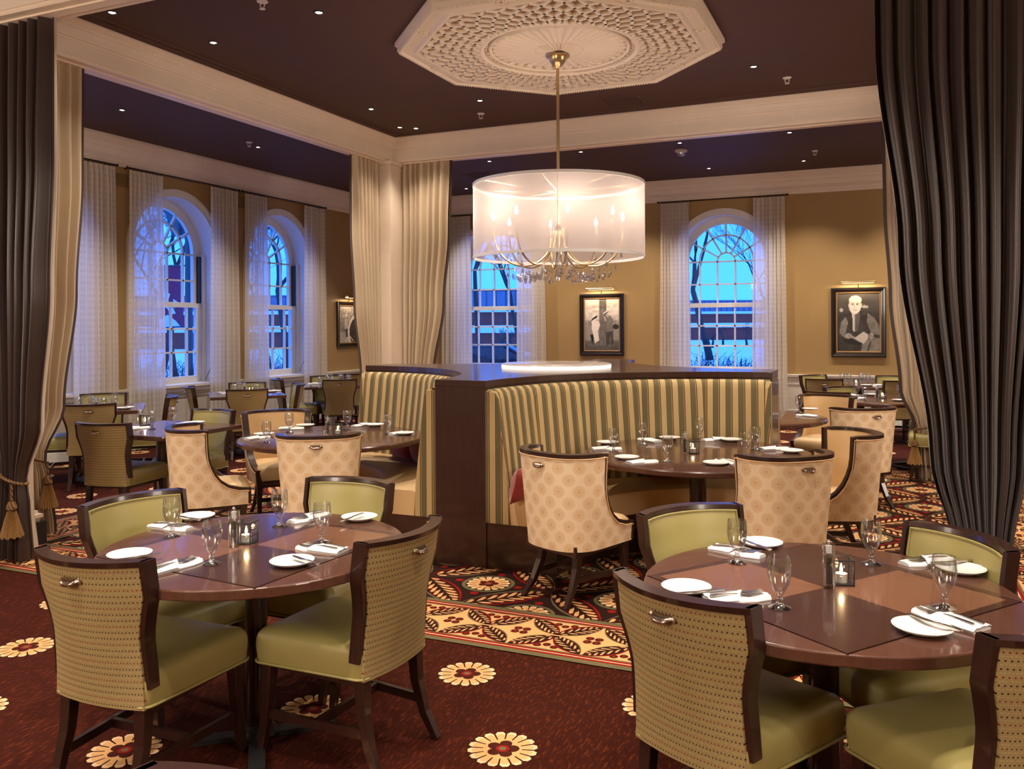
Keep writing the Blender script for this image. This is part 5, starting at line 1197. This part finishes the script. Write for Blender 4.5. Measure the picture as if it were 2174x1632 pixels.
for g, w in (((1788, 816), 'leftmost goblet'), ((1802, 816), 'second goblet'), ((1828, 815), 'goblet beside the candle'), ((1843, 816), 'rightmost goblet')): goblet(at(*g, TZ), 'small clear water goblet, ' + w + ' ' + TF)
setting('the front ' + TF, None, (1840, 819), ((1852, 819), (1866, 818)), None, False)
setting('the drape side ' + TG, (1696, 875), (1720, 870), ((1692, 882), (1736, 885)), None, False)
# pepper mills and candle holders
ml = thing('pepper_mill', 'mill', 'pepper mill', (0, 0, 0), group='clear acrylic pepper mills'); HT = .155
m = MB(); b = [(.019 * math.copysign(abs(math.cos(a)) ** .5, math.cos(a)), .019 * math.copysign(abs(math.sin(a)) ** .5, math.sin(a))) for a in [2 * math.pi * i / 24 for i in range(24)]]
m.loft([[(x * k, y * k, z) for x, y in b] for k, z in ((.98, 0), (1, .003), (1, .104), (.98, .106))]); m.obj('body', M['acrylic'], ml, True, 40)
m = MB(); m.lathe([(.0105, .014), (.0105, .096)], 16); m.obj('peppercorns', M['pepper'] if 'pepper' in M else M['black_iron'], ml, True)
m = MB(); m.loft([[(x * k, y * k, z) for x, y in b] for k, z in ((.98, .108), (1, .111), (1, .138), (.96, .141))]); m.obj('head', M['acrylic'], ml, True, 40)
m = MB(); m.lathe([(.009, .112), (.0095, .137)], 14); m.obj('collar', M['linen'], ml, True); m = MB(); m.lathe([(.003, .141), (.006, .145), (.006, .151), (.003, .155)], 10); m.obj('knob', M['steel'], ml, True)
cd = thing('candle_holder', 'candle', 'candle holder', (0, 0, 0), group='square glass candle holders')
m = MB(); h = .032
m.box(-h - .002, h + .002, -h - .002, h + .002, 0, .006); m.obj('tray', M['black_iron'], cd)
m = MB()
for x in (-h, h):
    for y in (-h, h): m.box(x - .002, x + .002, y - .002, y + .002, .006, .082)
for z in (.080,):
    for s_ in (-h, h): m.box(-h, h, s_ - .002, s_ + .002, z, z + .004); m.box(s_ - .002, s_ + .002, -h, h, z, z + .004)
for z in (.031, .056):
    m.box(h - .001, h + .001, -h, h, z - .001, z + .001); m.box(-h, h, h - .001, h + .001, z - .001, z + .001)
m.obj('frame', M['black_iron'], cd)
pm = MB(); pm.box(-.013, .013, -.002, .002, -.0105, .0105); pme = pm.mesh('glass_tile', M['tile_glass'] if 'tile_glass' in M else M['pane'])
for k in range(4):
    for i in range(2):
        for j in range(3):
            mm = Matrix.Rotation(k * math.pi / 2, 3, 'Z') @ Vector((-.015 + .030 * i, h - .003, .018 + .0245 * j)); inst('glass_tile', pme, cd, mm, k * math.pi / 2)
m = MB(); m.lathe([(0, .006), (.019, .006), (.019, .034), (0, .033)], 18, cap=False); m.obj('candle', M['wax'], cd, True); m = MB(); m.lathe([(0, .036), (.0045, .042), (.005, .048), (.003, .058), (0, .068)], 10, cap=False); m.obj('flame', M['flame'], cd, True)
CAD = [((497, 1160), (523, 1152), T1, .25), ((1760, 1247), (1786, 1238), T2, .3), ((1454, 964), (1471, 962), TR, .5), ((696, 924), (717, 922), TL, .5), ((298, 904), (308, 902), TA, .3), (None, (530, 833), TCn, 0), ((519, 836), None, TCn, 0), ((204, 874), None, TB_, 0), ((706, 820), None, TD, 0), ((1862, 847), (1874, 846), TE, .2), (None, (1818, 817), TF, .2)]
fm = fc = True
for a, c, w_, rz in CAD:
    if a:
        p = at(*a, TZ); lab = 'clear acrylic pepper mill in the middle ' + w_
        if fm: ml.location = p; ml.rotation_euler = (0, 0, rz); ml['label'] = lab; fm = False
        else: dup(ml, p, rz, lab)
    if c:
        p = at(*c, TZ); lab = 'glass tiled holder with lit candle in the middle ' + w_
        if fc: cd.location = p; cd.rotation_euler = (0, 0, rz); cd['label'] = lab; fc = False
        else: dup(cd, p, rz, lab)
        lamp('candle_light', 'POINT', p + Vector((0, 0, .055)), .25, (1, .6, .28), shadow_soft_size=.006)
sc = MB(); sc.lathe([(0, 0), (.014, 0), (.017, .004), (.016, .03), (.019, .05), (.017, .05), (.014, .03), (.013, .008), (0, .006)], 16, cap=False)
p = at(699, 926, TZ); o = inst('shot_glass', sc.mesh('shot_glass', M['glass'], True), None, (p.x, p.y + -.06, TZ)); tag(o, 'tiny clear salt glass before the pepper mill of the left booth table', 'glass')

# ------------------------------------------------------------------ winter park outside
GZ = -.35
M['snow'] = plain('snow', (.82, .84, .86), .7, var=.03, scale=.4); M['bark'] = plain('dark_bark', (.035, .025, .02), .9, var=.3, scale=9); M['brick'] = plain('far_brick', lin(150, 62, 50), .9, var=.15, scale=2); M['twig'] = plain('twig', (.05, .035, .03), .9)
m = MB(); m.add([(-160, -60, GZ), (XL - .55, -60, GZ), (XL - .55, YB + .55, GZ), (120, YB + .55, GZ), (120, 200, GZ), (-160, 200, GZ)], [(0, 1, 2, 3, 4, 5)]); struct(m.obj('ground_snow', M['snow']))
def tree(name, loc, H, r, label, seed, depth=6, lean=(0, 0), spread=.55, fork=.32, group='bare winter trees in the snow'):
    rg = random.Random(seed); tk, br = MB(), MB()
    def grow(p, d, L, rad, k):
        n = 4; pts, sc = [p], [1]; q, dd = p.copy(), d.copy()
        for i in range(n):
            dd = (dd + Vector((rg.uniform(-1, 1), rg.uniform(-1, 1), rg.uniform(-.3, .6))) * .13).normalized(); q = q + dd * (L / n); pts.append(q.copy()); sc.append(1 - .36 * (i + 1) / n)
        (tk if k < 2 else br).tube(pts, rad, 6 if k < 2 else 3, scale=sc)
        if k >= depth: return
        for c in range(2 if k < 1 else (3 if k < 4 else rg.choice((3, 4)))):
            t = pts[-1] if c == 0 or k == 0 else pts[rg.choice((2, 3, 4))]; a = rg.uniform(0, 6.28); sp_ = spread * rg.uniform(.5, 1.25)
            nd = (dd + Vector((math.cos(a), math.sin(a), rg.uniform(-.1, .5))) * sp_ * 1.4).normalized(); grow(t.copy(), nd, L * rg.uniform(.6, .82), max(.006, rad * (.50 if c else .60)), k + 1)
    grow(Vector((0, 0, 0)), Vector((lean[0], lean[1], 1)).normalized(), H * fork, r, 0)
    t = thing(name, label, 'tree', loc, 0, group); tk.obj('trunk', M['bark'], t, True); o = br.obj('branches', M['twig'], t); return t
def out(u, dist, z=GZ):                         # point outside at camera depth dist under photo column u
    p = _d * dist + _r * ((u - CX) / F * dist); return (p.x, p.y, z)
tree('bare_tree', out(1507, 46), 15, .21, 'large forked bare tree in the window between the photographs', 4, 6, (-.12, 0), .5, .26)
tree('bare_tree', out(1640, 62), 12, .14, 'smaller bare tree behind the right sheer of the same window', 9, 6, (-.25, 0))
tree('bare_tree', out(1010, 34), 13, .13, 'bare tree crowding the back window under the drum shade', 12, 7, (.1, 0), .6)
tree('bare_tree', out(1120, 40), 11, .12, 'leaning bare tree right of the back window', 15, 6, (-.4, 0), .6)
tree('bare_tree', out(372, 30), 13, .11, 'bare tree dense in the second window', 21, 7, (-.1, 0), .6, .22)
tree('bare_tree', out(345, 36), 14, .13, 'bare tree behind the lamp post in the second window', 23, 7, (.1, 0), .6)
tree('bare_tree', out(606, 34), 14, .15, 'leaning bare tree with a thick trunk in the third window', 27, 7, (-.12, .1), .6, .25)
tree('bare_tree', out(572, 40), 14, .12, 'bare tree with fine twigs left in the third window', 31, 7, (.0, 0), .6, .2)
tree('bare_tree', out(140, 34), 13, .12, 'bare tree behind the cream drape in the first window', 33, 6)
for k, (u, d_, h_, lab) in enumerate(((1585, 75, 3.2, 'small round bare shrub tree on the far snow, right one'), (1535, 80, 3, 'small bare shrub tree on the far snow, middle one'), (1512, 70, 2.6, 'small bare shrub tree on the far snow by the big trunk'), (1075, 26, 3.4, 'leafless shrub beyond the parked car'))):
    tree('bare_shrub', out(u, d_), h_, .12, lab, 50 + k, 5, (0, 0), .8, .22, group='bare shrubs in the snow')
def hedge(name, p, q, h, wd, label, seed, n=1400):
    rg = random.Random(seed); p, q = Vector(p), Vector(q); t = thing(name, label, 'hedge', p); m = MB(); d = q - p
    for i in range(n):
        b = d * rg.random() + Vector((rg.uniform(-wd, wd), rg.uniform(-wd, wd), .02)); e = b + Vector((rg.uniform(-.22, .22), rg.uniform(-.22, .22), h * rg.uniform(.72, 1.06))); mid = (b + e) / 2 + Vector((rg.uniform(-.1, .1), rg.uniform(-.1, .1), 0)); m.tube([b, mid, e], .009, 3, scale=[1.3, 1, .4])
        for k in range(2): f = mid.lerp(e, rg.random()); m.tube([f, f + Vector((rg.uniform(-.2, .2), rg.uniform(-.2, .2), rg.uniform(.02, .25)))], .005, 3)
    m.obj('twig_mass', M['twig'], t)['kind'] = 'stuff'
hedge('clipped_hedge', (-10.0, 17.6, GZ), (2.5, 17.6, GZ), 1.22, .35, 'bare clipped hedge under the back windows', 61, 1700)
hedge('clipped_hedge', (-12.4, 7.0, GZ), (-12.4, 17.5, GZ), 1.15, .35, 'bare clipped hedge under the left windows', 62, 1500)
# far brick buildings with snowy ledges and roof rails
def block(p, q, z1, label, zr=3.0):
    t = thing('brick_building', label, 'building', p, math.atan2(q[1] - p[1], q[0] - p[0])); L = math.hypot(q[0] - p[0], q[1] - p[1])
    m = MB(); m.box(0, L, 0, 12, 0, z1); m.obj('wall', M['brick'], t); m = MB(); m.box(-.2, L + .2, -.4, 12, z1, z1 + .3); m.obj('roof', M['snow'], t)
    m = MB(); m.box(0, L, -.35, 0, z1 * .48, z1 * .48 + .55); m.obj('snow_ledge', M['snow'], t)
    m = MB(); m.box(0, L, -.2, -.12, z1 + 1.5, z1 + 1.58); m.box(0, L, .2, 9, z1 + .3, z1 + 1.7, 1); m.obj('rail', [M['far_metal'], M['far_clad']], t); pm = MB(); pm.box(-.05, .05, -.2, -.12, z1 + .3, z1 + 1.6); pme = pm.mesh('rail_post', M['far_metal'])
    for i in range(min(90, int(L / .7))): inst('rail_post', pme, t, (.35 + .7 * i, 0, 0))
M['far_metal'] = plain('far_metal', (.06, .06, .07), .6); M['far_clad'] = plain('far_cladding', lin(120, 130, 150), .7)
block(out(1380, 105)[:2] + (GZ,), out(1900, 105)[:2] + (GZ,), 3.2, 'low brick building across the snow in the window between the photographs')
block(out(880, 62)[:2] + (GZ,), out(1190, 62)[:2] + (GZ,), 2.9, 'low brick building in the back window under the drum shade')
block(out(60, 75)[:2] + (GZ,), out(700, 75)[:2] + (GZ,), 3.0, 'low brick building beyond the left windows')
# lamp post with lantern and street banner
lp = out(401, 19.5); t = thing('street_lamp', 'dark lamp post with a lantern and a banner bracket outside the second window', 'lamp post', lp)
m = MB(); m.lathe([(.16, 0), (.16, .5), (.09, .7), (.075, 4.1), (.1, 4.15), (.05, 4.3)], 14); m.obj('post', M['far_metal'], t, True); m = MB(); m.sweep([(-.0, 0, 4.05), (-.35, -.0, 4.35), (-.5, 0, 4.2)], [(-.03, -.03), (.03, -.03), (.03, .03), (-.03, .03)]); m.obj('bracket', M['far_metal'], t)
m = MB(); m.loft([[(x * k - .3, y * k, z) for x, y in ((-1, -1), (1, -1), (1, 1), (-1, 1))] for k, z in ((.10, 4.05), (.2, 4.55), (.24, 4.6), (.05, 4.85))]); m.obj('lantern', M['far_metal'], t)
m = MB(); m.tube([(0, 0, 3.35), _r * -.75 + Vector((0, 0, 3.35))], .02, 6); m.tube([(0, 0, 1.95), _r * -.75 + Vector((0, 0, 1.95))], .02, 6); m.obj('banner_arm', M['far_metal'], t)
M['banner_red'] = plain('banner_red', lin(150, 30, 70), .8); M['banner_white'] = plain('banner_white', (.8, .8, .82), .8)
t = thing('street_banner', 'purple red street banner with a white figure hanging from the lamp post', 'banner', Vector(lp) + _r * -.12); m = MB()
def bn(u, v): return tuple(_r * (-.60 * u) + _d * (.02 * math.sin(6 * u)) + Vector((0, 0, 1.95 + 1.4 * v)))
m.grid(bn, 8, 10); o = m.obj('cloth', M['banner_red'], t); m = MB()
for P in ([(.1, .0), (.9, .0), (.9, .12), (.6, .2), (.3, .1)], [(.3, .22), (.45, .36), (.7, .42), (.85, .36), (.6, .30), (.5, .2)], [(.55, .46), (.8, .5), (.7, .58), (.5, .54)], [(.2, .4), (.4, .46), (.35, .3)]):
    m.add([tuple(Vector(bn(a, b)) - _d * .012) for a, b in P], [tuple(range(len(P)))])
m.obj('emblem', M['banner_white'], t)
# parked car seen low in the back window
cp = out(1022, 23); t = thing('parked_car', 'dark parked car with a red tail light beyond the hedge in the back window', 'car', cp, R(20))
M['car_paint'] = plain('car_paint', lin(30, 36, 52), .25, .3, coat=.6); M['tail'] = plain('tail_lamp', lin(190, 20, 30), .3)
sec = [(-2.1, .35), (-2.15, .75), (-1.9, .95), (-1.3, 1.0), (-.6, 1.42), (.7, 1.45), (1.35, 1.05), (2.0, .92), (2.15, .6), (2.1, .35)]
m = MB(); m.loft([[(x, s_ * .82 * (1 if z < 1.02 else .82), z) for x, z in sec] for s_ in (-1, 1)]); bevel(m.obj('body', M['car_paint'], t), .06, 3)
m = MB()
for s_ in (-1, 1): m.add([(x, s_ * .70, z) for x, z in ((-1.1, 1.04), (-.55, 1.36), (.62, 1.38), (1.15, 1.06))], [(0, 1, 2, 3)])
m.obj('window', M['far_metal'], t)
wm = MB(); wm.lathe([(.0, -.1), (.3, -.1), (.32, -.06), (.32, .06), (.3, .1), (0, .1)], 20, M=Matrix.Rotation(R(90), 4, 'X'), cap=False); wme = wm.mesh('wheel', M['black_iron'], True)
for x in (-1.35, 1.35):
    for y in (-.76, .76): inst('wheel', wme, t, (x, y, .32))
m = MB(); m.box(2.06, 2.17, -.7, -.45, .62, .82); m.box(2.06, 2.17, .45, .7, .62, .82); m.obj('tail_light', M['tail'], t)
